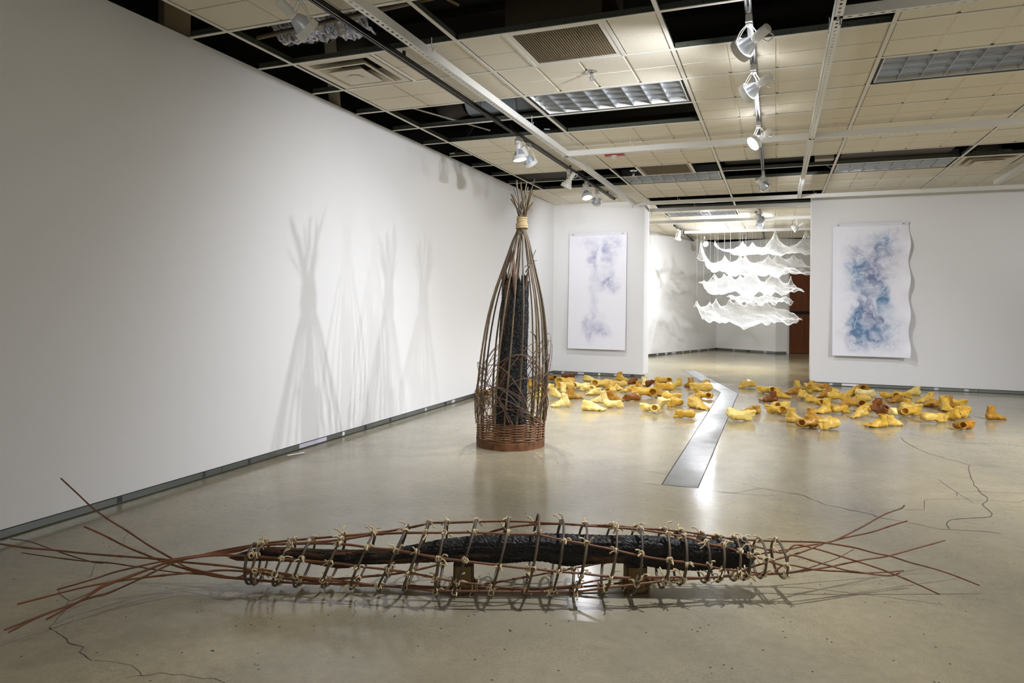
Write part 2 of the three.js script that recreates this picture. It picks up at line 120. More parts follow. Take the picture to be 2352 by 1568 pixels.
const RODS = [[0.0032,0.0048,0.003,[[-2.31,0.063,-1.467],[-2.291,0.068,-1.581],[-2.271,0.072,-1.655],[-2.259,0.076,-1.696],[-2.242,0.104,-1.744],[-2.223,0.112,-1.792],[-2.209,0.116,-1.826],[-2.176,0.125,-1.896],[-2.148,0.134,-1.948],[-2.124,0.136,-1.99],[-2.077,0.138,-2.062],[-2.029,0.143,-2.12],[-1.876,0.171,-2.179],[-1.789,0.181,-2.216],[-1.706,0.189,-2.252],[-1.589,0.208,-2.269],[-1.472,0.206,-2.374],[-1.371,0.222,-2.425],[-1.285,0.243,-2.452],[-1.215,0.253,-2.451],[-1.105,0.258,-2.495],[-0.989,0.261,-2.54],[-0.88,0.258,-2.582],[-0.788,0.252,-2.619],[-0.693,0.248,-2.654],[-0.581,0.252,-2.681],[-0.501,0.229,-2.754],[-0.403,0.236,-2.754],[-0.33,0.229,-2.782],[-0.247,0.218,-2.81],[-0.191,0.208,-2.834],[-0.092,0.202,-2.865],[0.016,0.202,-2.895],[0.143,0.2,-2.944],[0.197,0.196,-2.965],[0.299,0.179,-3.005],[0.374,0.158,-3.035],[0.437,0.145,-3.059],[0.508,0.121,-3.088],[0.593,0.098,-3.121],[0.668,0.072,-3.151],[0.762,0.033,-3.188]]],[0.003,0.0048,0.003,[[-2.286,0.061,-1.465],[-2.272,0.075,-1.545],[-2.248,0.083,-1.634],[-2.225,0.088,-1.704],[-2.207,0.086,-1.752],[-2.183,0.098,-1.806],[-2.159,0.112,-1.857],[-2.132,0.129,-1.908],[-2.103,0.143,-1.959],[-2.058,0.146,-2.027],[-2.007,0.147,-2.091],[-1.874,0.173,-2.142],[-1.671,0.193,-2.205],[-1.565,0.206,-2.244],[-1.466,0.218,-2.307],[-1.33,0.238,-2.321],[-1.177,0.248,-2.354],[-1.07,0.251,-2.392],[-0.945,0.249,-2.43],[-0.907,0.249,-2.447],[-0.832,0.246,-2.475],[-0.768,0.236,-2.488],[-0.678,0.223,-2.513],[-0.576,0.208,-2.538],[-0.472,0.187,-2.57],[-0.37,0.167,-2.618],[-0.313,0.158,-2.646],[-0.231,0.142,-2.687],[-0.182,0.128,-2.713],[-0.099,0.114,-2.76],[-0.008,0.102,-2.808],[0.045,0.136,-2.829],[0.151,0.108,-2.898],[0.263,0.089,-2.976],[0.331,0.077,-3.024],[0.425,0.07,-3.09],[0.491,0.069,-3.137]]],[0.003,0.005,0.003,[[-2.446,0.067,-1.736],[-2.362,0.09,-1.809],[-2.304,0.109,-1.857],[-2.233,0.123,-1.915],[-2.168,0.134,-1.966],[-2.087,0.142,-2.027],[-2.044,0.142,-2.058],[-1.964,0.148,-2.112],[-1.877,0.174,-2.146],[-1.666,0.191,-2.199],[-1.539,0.197,-2.224],[-1.43,0.192,-2.242],[-1.334,0.192,-2.255],[-1.237,0.185,-2.268],[-1.15,0.175,-2.29],[-1.058,0.166,-2.32],[-0.944,0.155,-2.359],[-0.887,0.148,-2.381],[-0.823,0.143,-2.406],[-0.759,0.134,-2.433],[-0.685,0.128,-2.464],[-0.586,0.116,-2.505],[-0.493,0.108,-2.547],[-0.399,0.104,-2.605],[-0.333,0.098,-2.646],[-0.252,0.09,-2.696],[-0.158,0.092,-2.743],[-0.058,0.097,-2.792],[0.035,0.102,-2.824],[0.063,0.106,-2.835],[0.151,0.109,-2.9],[0.232,0.113,-2.964],[0.333,0.121,-3.045],[0.428,0.123,-3.121],[0.526,0.137,-3.199],[0.669,0.158,-3.313]]],[0.0035,0.0048,0.003,[[-2.254,0.065,-1.563],[-2.233,0.084,-1.627],[-2.213,0.102,-1.678],[-2.186,0.129,-1.74],[-2.159,0.135,-1.795],[-2.127,0.147,-1.854],[-2.096,0.159,-1.906],[-2.054,0.16,-1.968],[-1.991,0.152,-2.045],[-1.863,0.149,-2.095],[-1.727,0.146,-2.125],[-1.649,0.144,-2.146],[-1.53,0.14,-2.177],[-1.448,0.133,-2.2],[-1.356,0.127,-2.225],[-1.26,0.118,-2.251],[-1.167,0.102,-2.281],[-1.088,0.086,-2.318],[-0.995,0.072,-2.361],[-0.916,0.059,-2.402],[-0.862,0.012,-2.537],[-0.789,0.062,-2.45],[-0.698,0.075,-2.476],[-0.629,0.094,-2.494],[-0.54,0.108,-2.524],[-0.421,0.102,-2.592]]],[0.003,0.005,0.003,[[-2.874,0.357,-2.053],[-2.769,0.299,-2.054],[-2.686,0.254,-2.054],[-2.585,0.213,-2.054],[-2.492,0.184,-2.054],[-2.357,0.137,-2.053],[-2.22,0.099,-2.052],[-2.171,0.083,-2.051],[-2.112,0.076,-2.051],[-2.024,0.074,-2.051],[-1.909,0.075,-2.054],[-1.833,0.106,-2.083],[-1.74,0.095,-2.111],[-1.675,0.084,-2.134],[-1.567,0.073,-2.174],[-1.485,0.065,-2.205],[-1.403,0.054,-2.239],[-1.344,0.017,-2.343],[-1.209,0.024,-2.344],[-1.126,0.024,-2.376],[-1.018,0.024,-2.416],[-0.922,0.024,-2.453],[-0.805,0.024,-2.5],[-0.7,0.035,-2.518],[-0.599,0.06,-2.527],[-0.495,0.077,-2.56],[-0.411,0.082,-2.611],[-0.343,0.086,-2.65],[-0.257,0.087,-2.697],[-0.148,0.103,-2.74],[-0.066,0.135,-2.771],[0.002,0.145,-2.836],[0.082,0.153,-2.916],[0.136,0.161,-2.972],[0.192,0.174,-3.029],[0.24,0.179,-3.077],[0.343,0.212,-3.182],[0.44,0.249,-3.279],[0.513,0.263,-3.352],[0.527,0.274,-3.365]]],[0.0035,0.005,0.004,[[-2.684,0.183,-2.019],[-2.598,0.16,-2.029],[-2.483,0.124,-2.041],[-2.403,0.104,-2.05],[-2.309,0.083,-2.06],[-2.232,0.068,-2.069],[-2.141,0.055,-2.08],[-2.038,0.045,-2.094],[-1.916,0.034,-2.142],[-1.796,0.028,-2.18],[-1.702,0.025,-2.216],[-1.616,0.024,-2.249],[-1.45,0.018,-2.313],[-1.317,0.016,-2.367],[-1.156,0.012,-2.426],[-0.997,0.012,-2.488],[-0.821,0.012,-2.556],[-0.668,0.014,-2.642],[-0.527,0.024,-2.717],[-0.379,0.047,-2.752]]],[0.0035,0.0048,0.003,[[-2.904,0.143,-1.827],[-2.8,0.129,-1.865],[-2.698,0.122,-1.901],[-2.566,0.11,-1.949],[-2.421,0.101,-2.001],[-2.294,0.094,-2.047],[-2.215,0.084,-2.076],[-2.093,0.075,-2.12],[-2.002,0.065,-2.154],[-1.927,0.05,-2.183],[-1.783,0.03,-2.21],[-1.626,0.029,-2.28],[-1.518,0.032,-2.345],[-1.406,0.039,-2.408],[-1.299,0.056,-2.481],[-1.238,0.078,-2.524],[-1.175,0.125,-2.567],[-1.115,0.176,-2.585],[-1.019,0.211,-2.604],[-0.905,0.234,-2.621],[-0.788,0.252,-2.619],[-0.686,0.255,-2.628],[-0.587,0.224,-2.742],[-0.454,0.216,-2.783],[-0.355,0.206,-2.817],[-0.219,0.189,-2.86],[-0.141,0.179,-2.887],[-0.062,0.16,-2.922],[0.036,0.136,-2.962],[0.083,0.168,-2.98],[0.155,0.16,-2.99],[0.23,0.144,-2.998],[0.299,0.128,-3.003],[0.384,0.108,-3.009],[0.455,0.087,-3.012],[0.513,0.067,-3.014],[0.593,0.037,-3.016]]],[0.003,0.0048,0.0028,[[-2.457,0.066,-1.603],[-2.392,0.074,-1.708],[-2.337,0.08,-1.785],[-2.286,0.079,-1.852],[-2.234,0.076,-1.917],[-2.167,0.071,-1.993],[-2.097,0.064,-2.066],[-2.02,0.057,-2.136],[-1.821,0.037,-2.213],[-1.619,0.024,-2.248],[-1.396,0.017,-2.334],[-1.236,0.012,-2.396],[-1.086,0.014,-2.479],[-0.976,0.024,-2.56],[-0.85,0.04,-2.638],[-0.749,0.056,-2.694],[-0.647,0.073,-2.747],[-0.543,0.089,-2.791],[-0.373,0.109,-2.834],[-0.207,0.12,-2.881],[-0.091,0.129,-2.915],[-0.057,0.129,-2.929],[0.048,0.139,-2.994],[0.131,0.15,-3.048],[0.191,0.154,-3.088],[0.234,0.162,-3.116],[0.3,0.174,-3.16],[0.382,0.185,-3.215],[0.456,0.205,-3.263],[0.53,0.222,-3.313]]],[0.004,0.0042,0.0028,[[-0.584,0.255,-2.647],[-0.488,0.249,-2.68],[-0.322,0.23,-2.717],[-0.235,0.21,-2.732],[-0.16,0.196,-2.758],[-0.089,0.174,-2.771],[-0.029,0.159,-2.789],[0.046,0.138,-2.815],[0.062,0.178,-2.821],[0.172,0.136,-2.9],[0.262,0.099,-2.968],[0.331,0.079,-3.02],[0.392,0.062,-3.066],[0.444,0.053,-3.106],[0.477,0.06,-3.132]]],[0.0018,0.0025,0.0025,[[-2.94,0.14,-1.888],[-2.852,0.133,-1.909],[-2.749,0.106,-1.933],[-2.628,0.077,-1.961],[-2.552,0.065,-1.979],[-2.502,0.068,-1.99],[-2.379,0.06,-2.019],[-2.282,0.052,-2.042],[-2.185,0.047,-2.065],[-2.043,0.046,-2.1],[-1.923,0.04,-2.131]]],[0.0018,0.0025,0.0025,[[-2.857,0.098,-1.877],[-2.729,0.092,-1.9],[-2.581,0.088,-1.926],[-2.451,0.09,-1.95],[-2.327,0.082,-1.975]]],[0.0018,0.0025,0.0025,[[-2.318,0.062,-1.699],[-2.344,0.051,-1.796],[-2.361,0.044,-1.903],[-2.36,0.042,-1.962]]],[0.0025,0.002,0.0016,[[0.047,0.08,-2.891],[0.127,0.088,-2.958],[0.183,0.098,-3.007],[0.248,0.111,-3.065],[0.291,0.129,-3.104],[0.31,0.135,-3.121]]]];
const RIBS = [[[-1.904,0.177,-2.138],[-1.911,0.174,-2.157],[-1.918,0.167,-2.175],[-1.924,0.156,-2.19],[-1.929,0.142,-2.202],[-1.932,0.125,-2.21],[-1.934,0.107,-2.213],[-1.934,0.088,-2.212],[-1.932,0.07,-2.206],[-1.928,0.054,-2.196],[-1.923,0.042,-2.182],[-1.917,0.033,-2.165],[-1.91,0.028,-2.147],[-1.903,0.028,-2.127],[-1.896,0.033,-2.109],[-1.889,0.042,-2.092],[-1.884,0.054,-2.079],[-1.879,0.07,-2.069],[-1.877,0.088,-2.063],[-1.876,0.107,-2.062],[-1.877,0.125,-2.065],[-1.88,0.142,-2.074],[-1.884,0.156,-2.086],[-1.89,0.167,-2.101],[-1.896,0.174,-2.119]],[[-1.868,0.181,-2.152],[-1.876,0.178,-2.171],[-1.884,0.171,-2.189],[-1.891,0.16,-2.205],[-1.898,0.144,-2.217],[-1.903,0.127,-2.224],[-1.906,0.108,-2.227],[-1.908,0.088,-2.225],[-1.907,0.07,-2.218],[-1.905,0.054,-2.206],[-1.902,0.041,-2.191],[-1.897,0.032,-2.173],[-1.891,0.027,-2.154],[-1.885,0.027,-2.134],[-1.878,0.032,-2.115],[-1.871,0.041,-2.099],[-1.864,0.054,-2.085],[-1.858,0.07,-2.075],[-1.853,0.088,-2.07],[-1.849,0.108,-2.07],[-1.847,0.127,-2.074],[-1.848,0.144,-2.083],[-1.85,0.159,-2.097],[-1.855,0.171,-2.113],[-1.861,0.178,-2.132]],[[-1.764,0.193,-2.192],[-1.773,0.19,-2.214],[-1.783,0.182,-2.233],[-1.792,0.169,-2.25],[-1.802,0.152,-2.262],[-1.809,0.133,-2.269],[-1.816,0.112,-2.271],[-1.82,0.09,-2.267],[-1.822,0.07,-2.258],[-1.823,0.052,-2.244],[-1.822,0.038,-2.227],[-1.819,0.028,-2.206],[-1.815,0.023,-2.184],[-1.809,0.024,-2.163],[-1.801,0.029,-2.142],[-1.793,0.039,-2.124],[-1.784,0.053,-2.11],[-1.774,0.07,-2.1],[-1.765,0.09,-2.095],[-1.757,0.111,-2.096],[-1.751,0.132,-2.102],[-1.748,0.152,-2.114],[-1.748,0.169,-2.13],[-1.751,0.182,-2.149],[-1.756,0.19,-2.17]],[[-1.692,0.2,-2.22],[-1.702,0.197,-2.242],[-1.712,0.189,-2.263],[-1.722,0.175,-2.281],[-1.731,0.158,-2.294],[-1.739,0.137,-2.302],[-1.745,0.115,-2.304],[-1.749,0.092,-2.3],[-1.751,0.071,-2.291],[-1.751,0.052,-2.277],[-1.749,0.037,-2.259],[-1.745,0.026,-2.237],[-1.74,0.021,-2.214],[-1.733,0.021,-2.191],[-1.725,0.026,-2.169],[-1.716,0.037,-2.15],[-1.707,0.052,-2.135],[-1.698,0.071,-2.124],[-1.689,0.092,-2.119],[-1.682,0.114,-2.119],[-1.677,0.137,-2.126],[-1.674,0.157,-2.138],[-1.675,0.175,-2.154],[-1.678,0.189,-2.174],[-1.684,0.197,-2.196]],[[-1.576,0.215,-2.264],[-1.587,0.212,-2.289],[-1.598,0.202,-2.312],[-1.61,0.188,-2.33],[-1.62,0.168,-2.344],[-1.63,0.145,-2.353],[-1.637,0.121,-2.355],[-1.642,0.096,-2.35],[-1.646,0.073,-2.34],[-1.647,0.053,-2.324],[-1.646,0.036,-2.303],[-1.643,0.025,-2.28],[-1.638,0.019,-2.255],[-1.631,0.019,-2.229],[-1.623,0.025,-2.206],[-1.613,0.036,-2.185],[-1.602,0.053,-2.169],[-1.591,0.073,-2.158],[-1.58,0.096,-2.152],[-1.57,0.12,-2.154],[-1.563,0.145,-2.161],[-1.559,0.168,-2.174],[-1.559,0.187,-2.192],[-1.561,0.202,-2.214],[-1.568,0.212,-2.239]],[[-1.465,0.225,-2.307],[-1.476,0.221,-2.334],[-1.489,0.211,-2.358],[-1.501,0.195,-2.378],[-1.513,0.174,-2.393],[-1.524,0.15,-2.402],[-1.532,0.124,-2.404],[-1.539,0.098,-2.399],[-1.543,0.073,-2.387],[-1.545,0.051,-2.37],[-1.544,0.034,-2.348],[-1.541,0.022,-2.322],[-1.537,0.016,-2.295],[-1.53,0.016,-2.267],[-1.52,0.022,-2.242],[-1.51,0.034,-2.22],[-1.498,0.052,-2.203],[-1.485,0.073,-2.191],[-1.473,0.098,-2.186],[-1.462,0.124,-2.187],[-1.453,0.15,-2.195],[-1.448,0.174,-2.21],[-1.447,0.195,-2.23],[-1.449,0.211,-2.254],[-1.455,0.221,-2.28]],[[-1.341,0.25,-2.355],[-1.355,0.246,-2.385],[-1.369,0.234,-2.411],[-1.385,0.215,-2.433],[-1.399,0.191,-2.449],[-1.412,0.164,-2.458],[-1.424,0.134,-2.459],[-1.432,0.104,-2.452],[-1.439,0.076,-2.438],[-1.443,0.052,-2.418],[-1.444,0.033,-2.392],[-1.443,0.019,-2.363],[-1.439,0.012,-2.333],[-1.432,0.012,-2.304],[-1.423,0.019,-2.276],[-1.411,0.033,-2.253],[-1.396,0.051,-2.234],[-1.38,0.075,-2.222],[-1.364,0.103,-2.217],[-1.349,0.132,-2.219],[-1.336,0.162,-2.228],[-1.328,0.19,-2.244],[-1.324,0.215,-2.267],[-1.325,0.234,-2.294],[-1.331,0.246,-2.324]],[[-1.266,0.265,-2.384],[-1.279,0.26,-2.416],[-1.294,0.248,-2.445],[-1.309,0.228,-2.469],[-1.323,0.203,-2.487],[-1.335,0.174,-2.497],[-1.345,0.142,-2.5],[-1.352,0.11,-2.494],[-1.356,0.081,-2.48],[-1.358,0.054,-2.459],[-1.357,0.034,-2.432],[-1.354,0.019,-2.402],[-1.348,0.012,-2.37],[-1.34,0.012,-2.338],[-1.329,0.019,-2.308],[-1.316,0.034,-2.282],[-1.302,0.054,-2.262],[-1.288,0.08,-2.248],[-1.273,0.109,-2.241],[-1.26,0.141,-2.242],[-1.251,0.172,-2.251],[-1.245,0.202,-2.268],[-1.243,0.228,-2.291],[-1.247,0.248,-2.319],[-1.254,0.26,-2.351]],[[-1.199,0.266,-2.41],[-1.212,0.262,-2.443],[-1.225,0.25,-2.473],[-1.238,0.231,-2.5],[-1.248,0.206,-2.52],[-1.256,0.176,-2.533],[-1.261,0.144,-2.538],[-1.263,0.112,-2.535],[-1.263,0.081,-2.524],[-1.259,0.053,-2.505],[-1.252,0.031,-2.479],[-1.244,0.015,-2.449],[-1.233,0.008,-2.416],[-1.221,0.008,-2.382],[-1.209,0.015,-2.35],[-1.197,0.031,-2.321],[-1.186,0.053,-2.297],[-1.176,0.081,-2.28],[-1.168,0.112,-2.272],[-1.163,0.144,-2.271],[-1.162,0.176,-2.279],[-1.163,0.206,-2.295],[-1.168,0.231,-2.317],[-1.176,0.25,-2.345],[-1.187,0.262,-2.377]],[[-1.09,0.271,-2.452],[-1.104,0.267,-2.485],[-1.119,0.255,-2.516],[-1.134,0.235,-2.541],[-1.148,0.209,-2.561],[-1.16,0.179,-2.573],[-1.169,0.146,-2.576],[-1.176,0.113,-2.571],[-1.179,0.082,-2.557],[-1.18,0.054,-2.536],[-1.178,0.031,-2.509],[-1.173,0.015,-2.477],[-1.165,0.008,-2.442],[-1.155,0.008,-2.408],[-1.144,0.015,-2.375],[-1.13,0.031,-2.346],[-1.116,0.053,-2.324],[-1.102,0.081,-2.308],[-1.088,0.113,-2.301],[-1.077,0.146,-2.303],[-1.069,0.179,-2.313],[-1.065,0.209,-2.331],[-1.065,0.235,-2.355],[-1.07,0.255,-2.385],[-1.078,0.267,-2.418]],[[-0.97,0.286,-2.498],[-0.985,0.28,-2.534],[-1.0,0.263,-2.566],[-1.014,0.24,-2.591],[-1.026,0.212,-2.61],[-1.037,0.181,-2.622],[-1.045,0.148,-2.626],[-1.051,0.115,-2.621],[-1.053,0.083,-2.608],[-1.052,0.054,-2.587],[-1.049,0.031,-2.56],[-1.043,0.015,-2.528],[-1.034,0.008,-2.493],[-1.024,0.008,-2.458],[-1.011,0.015,-2.425],[-0.998,0.031,-2.396],[-0.984,0.054,-2.372],[-0.971,0.083,-2.356],[-0.959,0.114,-2.349],[-0.95,0.148,-2.35],[-0.944,0.181,-2.359],[-0.941,0.212,-2.376],[-0.942,0.24,-2.399],[-0.947,0.263,-2.428],[-0.957,0.28,-2.462]],[[-0.859,0.301,-2.541],[-0.875,0.292,-2.581],[-0.89,0.27,-2.613],[-0.902,0.241,-2.637],[-0.913,0.211,-2.654],[-0.922,0.18,-2.665],[-0.929,0.147,-2.67],[-0.933,0.114,-2.666],[-0.933,0.082,-2.653],[-0.931,0.054,-2.633],[-0.927,0.031,-2.607],[-0.919,0.015,-2.575],[-0.91,0.008,-2.541],[-0.899,0.008,-2.506],[-0.886,0.015,-2.473],[-0.873,0.031,-2.444],[-0.861,0.054,-2.42],[-0.849,0.082,-2.404],[-0.839,0.114,-2.396],[-0.832,0.147,-2.396],[-0.827,0.18,-2.405],[-0.826,0.211,-2.42],[-0.828,0.241,-2.44],[-0.834,0.27,-2.467],[-0.844,0.292,-2.501]],[[-0.77,0.278,-2.576],[-0.784,0.272,-2.611],[-0.798,0.256,-2.642],[-0.811,0.233,-2.667],[-0.822,0.206,-2.685],[-0.831,0.176,-2.697],[-0.838,0.144,-2.702],[-0.842,0.112,-2.698],[-0.842,0.081,-2.686],[-0.84,0.053,-2.667],[-0.835,0.031,-2.641],[-0.828,0.015,-2.61],[-0.819,0.008,-2.576],[-0.807,0.008,-2.542],[-0.795,0.015,-2.509],[-0.783,0.031,-2.48],[-0.77,0.053,-2.457],[-0.759,0.081,-2.441],[-0.749,0.112,-2.433],[-0.742,0.145,-2.433],[-0.738,0.177,-2.442],[-0.738,0.206,-2.458],[-0.741,0.233,-2.48],[-0.747,0.256,-2.507],[-0.757,0.272,-2.54]],[[-0.686,0.262,-2.608],[-0.699,0.258,-2.64],[-0.713,0.246,-2.67],[-0.726,0.227,-2.695],[-0.738,0.203,-2.715],[-0.747,0.174,-2.727],[-0.754,0.142,-2.732],[-0.758,0.11,-2.728],[-0.759,0.08,-2.716],[-0.757,0.053,-2.697],[-0.753,0.031,-2.671],[-0.746,0.015,-2.641],[-0.737,0.008,-2.607],[-0.726,0.008,-2.574],[-0.714,0.015,-2.541],[-0.701,0.031,-2.513],[-0.689,0.053,-2.49],[-0.678,0.08,-2.474],[-0.668,0.11,-2.467],[-0.661,0.142,-2.467],[-0.656,0.174,-2.476],[-0.655,0.203,-2.493],[-0.658,0.227,-2.516],[-0.665,0.246,-2.544],[-0.674,0.258,-2.575]],[[-0.579,0.261,-2.649],[-0.592,0.257,-2.681],[-0.606,0.245,-2.711],[-0.619,0.226,-2.736],[-0.631,0.202,-2.755],[-0.641,0.173,-2.768],[-0.648,0.141,-2.772],[-0.652,0.11,-2.768],[-0.653,0.079,-2.756],[-0.652,0.052,-2.737],[-0.647,0.03,-2.711],[-0.641,0.015,-2.681],[-0.632,0.008,-2.648],[-0.621,0.008,-2.614],[-0.61,0.015,-2.582],[-0.597,0.03,-2.554],[-0.585,0.052,-2.532],[-0.573,0.079,-2.516],[-0.563,0.11,-2.508],[-0.555,0.141,-2.509],[-0.551,0.173,-2.518],[-0.549,0.202,-2.534],[-0.552,0.226,-2.557],[-0.558,0.245,-2.585],[-0.567,0.257,-2.616]],[[-0.49,0.255,-2.683],[-0.502,0.251,-2.714],[-0.515,0.24,-2.742],[-0.527,0.223,-2.766],[-0.537,0.2,-2.785],[-0.545,0.172,-2.798],[-0.551,0.142,-2.803],[-0.553,0.112,-2.8],[-0.553,0.083,-2.789],[-0.55,0.056,-2.771],[-0.545,0.035,-2.747],[-0.537,0.019,-2.719],[-0.528,0.011,-2.687],[-0.517,0.011,-2.655],[-0.505,0.019,-2.624],[-0.494,0.034,-2.596],[-0.483,0.056,-2.574],[-0.473,0.082,-2.559],[-0.465,0.112,-2.551],[-0.46,0.142,-2.552],[-0.458,0.172,-2.56],[-0.459,0.2,-2.576],[-0.463,0.223,-2.597],[-0.47,0.24,-2.623],[-0.479,0.251,-2.653]],[[-0.394,0.246,-2.721],[-0.404,0.243,-2.747],[-0.415,0.234,-2.772],[-0.425,0.218,-2.794],[-0.434,0.198,-2.81],[-0.44,0.174,-2.821],[-0.445,0.147,-2.826],[-0.447,0.12,-2.824],[-0.446,0.094,-2.815],[-0.443,0.071,-2.799],[-0.438,0.052,-2.778],[-0.431,0.039,-2.753],[-0.422,0.032,-2.726],[-0.412,0.031,-2.697],[-0.402,0.038,-2.67],[-0.392,0.051,-2.646],[-0.383,0.07,-2.627],[-0.375,0.094,-2.613],[-0.368,0.12,-2.606],[-0.365,0.147,-2.606],[-0.363,0.173,-2.613],[-0.365,0.198,-2.627],[-0.369,0.218,-2.645],[-0.375,0.234,-2.668],[-0.384,0.243,-2.694]],[[-0.333,0.241,-2.744],[-0.343,0.238,-2.769],[-0.352,0.229,-2.792],[-0.362,0.214,-2.812],[-0.369,0.195,-2.828],[-0.375,0.173,-2.838],[-0.379,0.149,-2.842],[-0.381,0.124,-2.84],[-0.38,0.1,-2.832],[-0.377,0.078,-2.818],[-0.372,0.061,-2.798],[-0.365,0.049,-2.775],[-0.357,0.042,-2.75],[-0.347,0.042,-2.724],[-0.338,0.048,-2.699],[-0.329,0.061,-2.676],[-0.32,0.078,-2.658],[-0.313,0.099,-2.645],[-0.308,0.123,-2.639],[-0.304,0.149,-2.639],[-0.303,0.173,-2.645],[-0.305,0.195,-2.657],[-0.309,0.214,-2.674],[-0.315,0.229,-2.695],[-0.323,0.238,-2.719]],[[-0.254,0.231,-2.775],[-0.263,0.228,-2.797],[-0.271,0.22,-2.819],[-0.279,0.206,-2.837],[-0.285,0.189,-2.851],[-0.29,0.169,-2.861],[-0.292,0.147,-2.865],[-0.293,0.124,-2.863],[-0.291,0.103,-2.856],[-0.287,0.084,-2.843],[-0.282,0.068,-2.826],[-0.275,0.057,-2.806],[-0.267,0.051,-2.783],[-0.258,0.051,-2.76],[-0.25,0.057,-2.737],[-0.241,0.068,-2.717],[-0.234,0.083,-2.7],[-0.229,0.103,-2.688],[-0.225,0.124,-2.682],[-0.223,0.147,-2.681],[-0.224,0.169,-2.686],[-0.226,0.189,-2.696],[-0.231,0.206,-2.711],[-0.237,0.22,-2.73],[-0.245,0.228,-2.752]],[[-0.195,0.221,-2.797],[-0.204,0.218,-2.818],[-0.212,0.211,-2.838],[-0.22,0.199,-2.854],[-0.227,0.183,-2.868],[-0.232,0.164,-2.876],[-0.236,0.144,-2.88],[-0.237,0.123,-2.878],[-0.237,0.103,-2.87],[-0.235,0.085,-2.858],[-0.231,0.07,-2.842],[-0.225,0.06,-2.822],[-0.218,0.055,-2.801],[-0.211,0.055,-2.779],[-0.203,0.06,-2.758],[-0.195,0.07,-2.739],[-0.188,0.085,-2.723],[-0.181,0.103,-2.713],[-0.176,0.123,-2.707],[-0.173,0.144,-2.707],[-0.172,0.164,-2.713],[-0.173,0.183,-2.723],[-0.176,0.199,-2.738],[-0.181,0.211,-2.756],[-0.187,0.218,-2.776]],[[-0.137,0.215,-2.82],[-0.145,0.212,-2.839],[-0.152,0.205,-2.857],[-0.16,0.194,-2.873],[-0.166,0.179,-2.885],[-0.171,0.162,-2.893],[-0.174,0.143,-2.896],[-0.175,0.123,-2.894],[-0.175,0.105,-2.888],[-0.173,0.088,-2.876],[-0.169,0.074,-2.861],[-0.164,0.065,-2.843],[-0.158,0.06,-2.823],[-0.151,0.06,-2.803],[-0.143,0.065,-2.783],[-0.136,0.074,-2.766],[-0.129,0.088,-2.752],[-0.123,0.104,-2.742],[-0.119,0.123,-2.737],[-0.116,0.143,-2.737],[-0.115,0.162,-2.742],[-0.116,0.179,-2.751],[-0.119,0.194,-2.765],[-0.123,0.205,-2.782],[-0.13,0.212,-2.8]],[[-0.101,0.213,-2.834],[-0.109,0.21,-2.852],[-0.116,0.203,-2.869],[-0.123,0.193,-2.884],[-0.129,0.178,-2.896],[-0.134,0.161,-2.904],[-0.137,0.143,-2.907],[-0.139,0.124,-2.905],[-0.138,0.107,-2.899],[-0.136,0.091,-2.888],[-0.133,0.077,-2.873],[-0.128,0.068,-2.856],[-0.122,0.063,-2.837],[-0.115,0.063,-2.817],[-0.108,0.068,-2.798],[-0.101,0.077,-2.782],[-0.094,0.09,-2.768],[-0.089,0.106,-2.759],[-0.084,0.124,-2.754],[-0.081,0.143,-2.754],[-0.08,0.161,-2.759],[-0.081,0.178,-2.768],[-0.084,0.193,-2.781],[-0.088,0.204,-2.797],[-0.094,0.21,-2.815]],[[-0.045,0.211,-2.855],[-0.052,0.208,-2.873],[-0.059,0.202,-2.889],[-0.066,0.192,-2.904],[-0.071,0.178,-2.915],[-0.075,0.162,-2.922],[-0.077,0.145,-2.925],[-0.078,0.127,-2.924],[-0.077,0.11,-2.918],[-0.074,0.095,-2.908],[-0.07,0.083,-2.894],[-0.065,0.074,-2.878],[-0.059,0.07,-2.86],[-0.053,0.07,-2.842],[-0.046,0.074,-2.824],[-0.04,0.083,-2.809],[-0.034,0.095,-2.796],[-0.029,0.11,-2.786],[-0.026,0.127,-2.781],[-0.024,0.145,-2.781],[-0.023,0.162,-2.785],[-0.025,0.178,-2.793],[-0.028,0.192,-2.805],[-0.033,0.202,-2.82],[-0.039,0.208,-2.837]],[[0.016,0.21,-2.879],[0.009,0.208,-2.897],[0.003,0.201,-2.914],[-0.002,0.191,-2.928],[-0.005,0.177,-2.94],[-0.007,0.161,-2.948],[-0.007,0.144,-2.952],[-0.005,0.126,-2.952],[-0.002,0.109,-2.947],[0.004,0.094,-2.937],[0.01,0.082,-2.925],[0.017,0.074,-2.91],[0.025,0.07,-2.893],[0.032,0.07,-2.875],[0.039,0.074,-2.857],[0.045,0.082,-2.842],[0.049,0.094,-2.828],[0.051,0.109,-2.818],[0.052,0.126,-2.812],[0.051,0.144,-2.81],[0.047,0.161,-2.812],[0.043,0.177,-2.819],[0.037,0.191,-2.83],[0.03,0.201,-2.844],[0.023,0.208,-2.861]]];
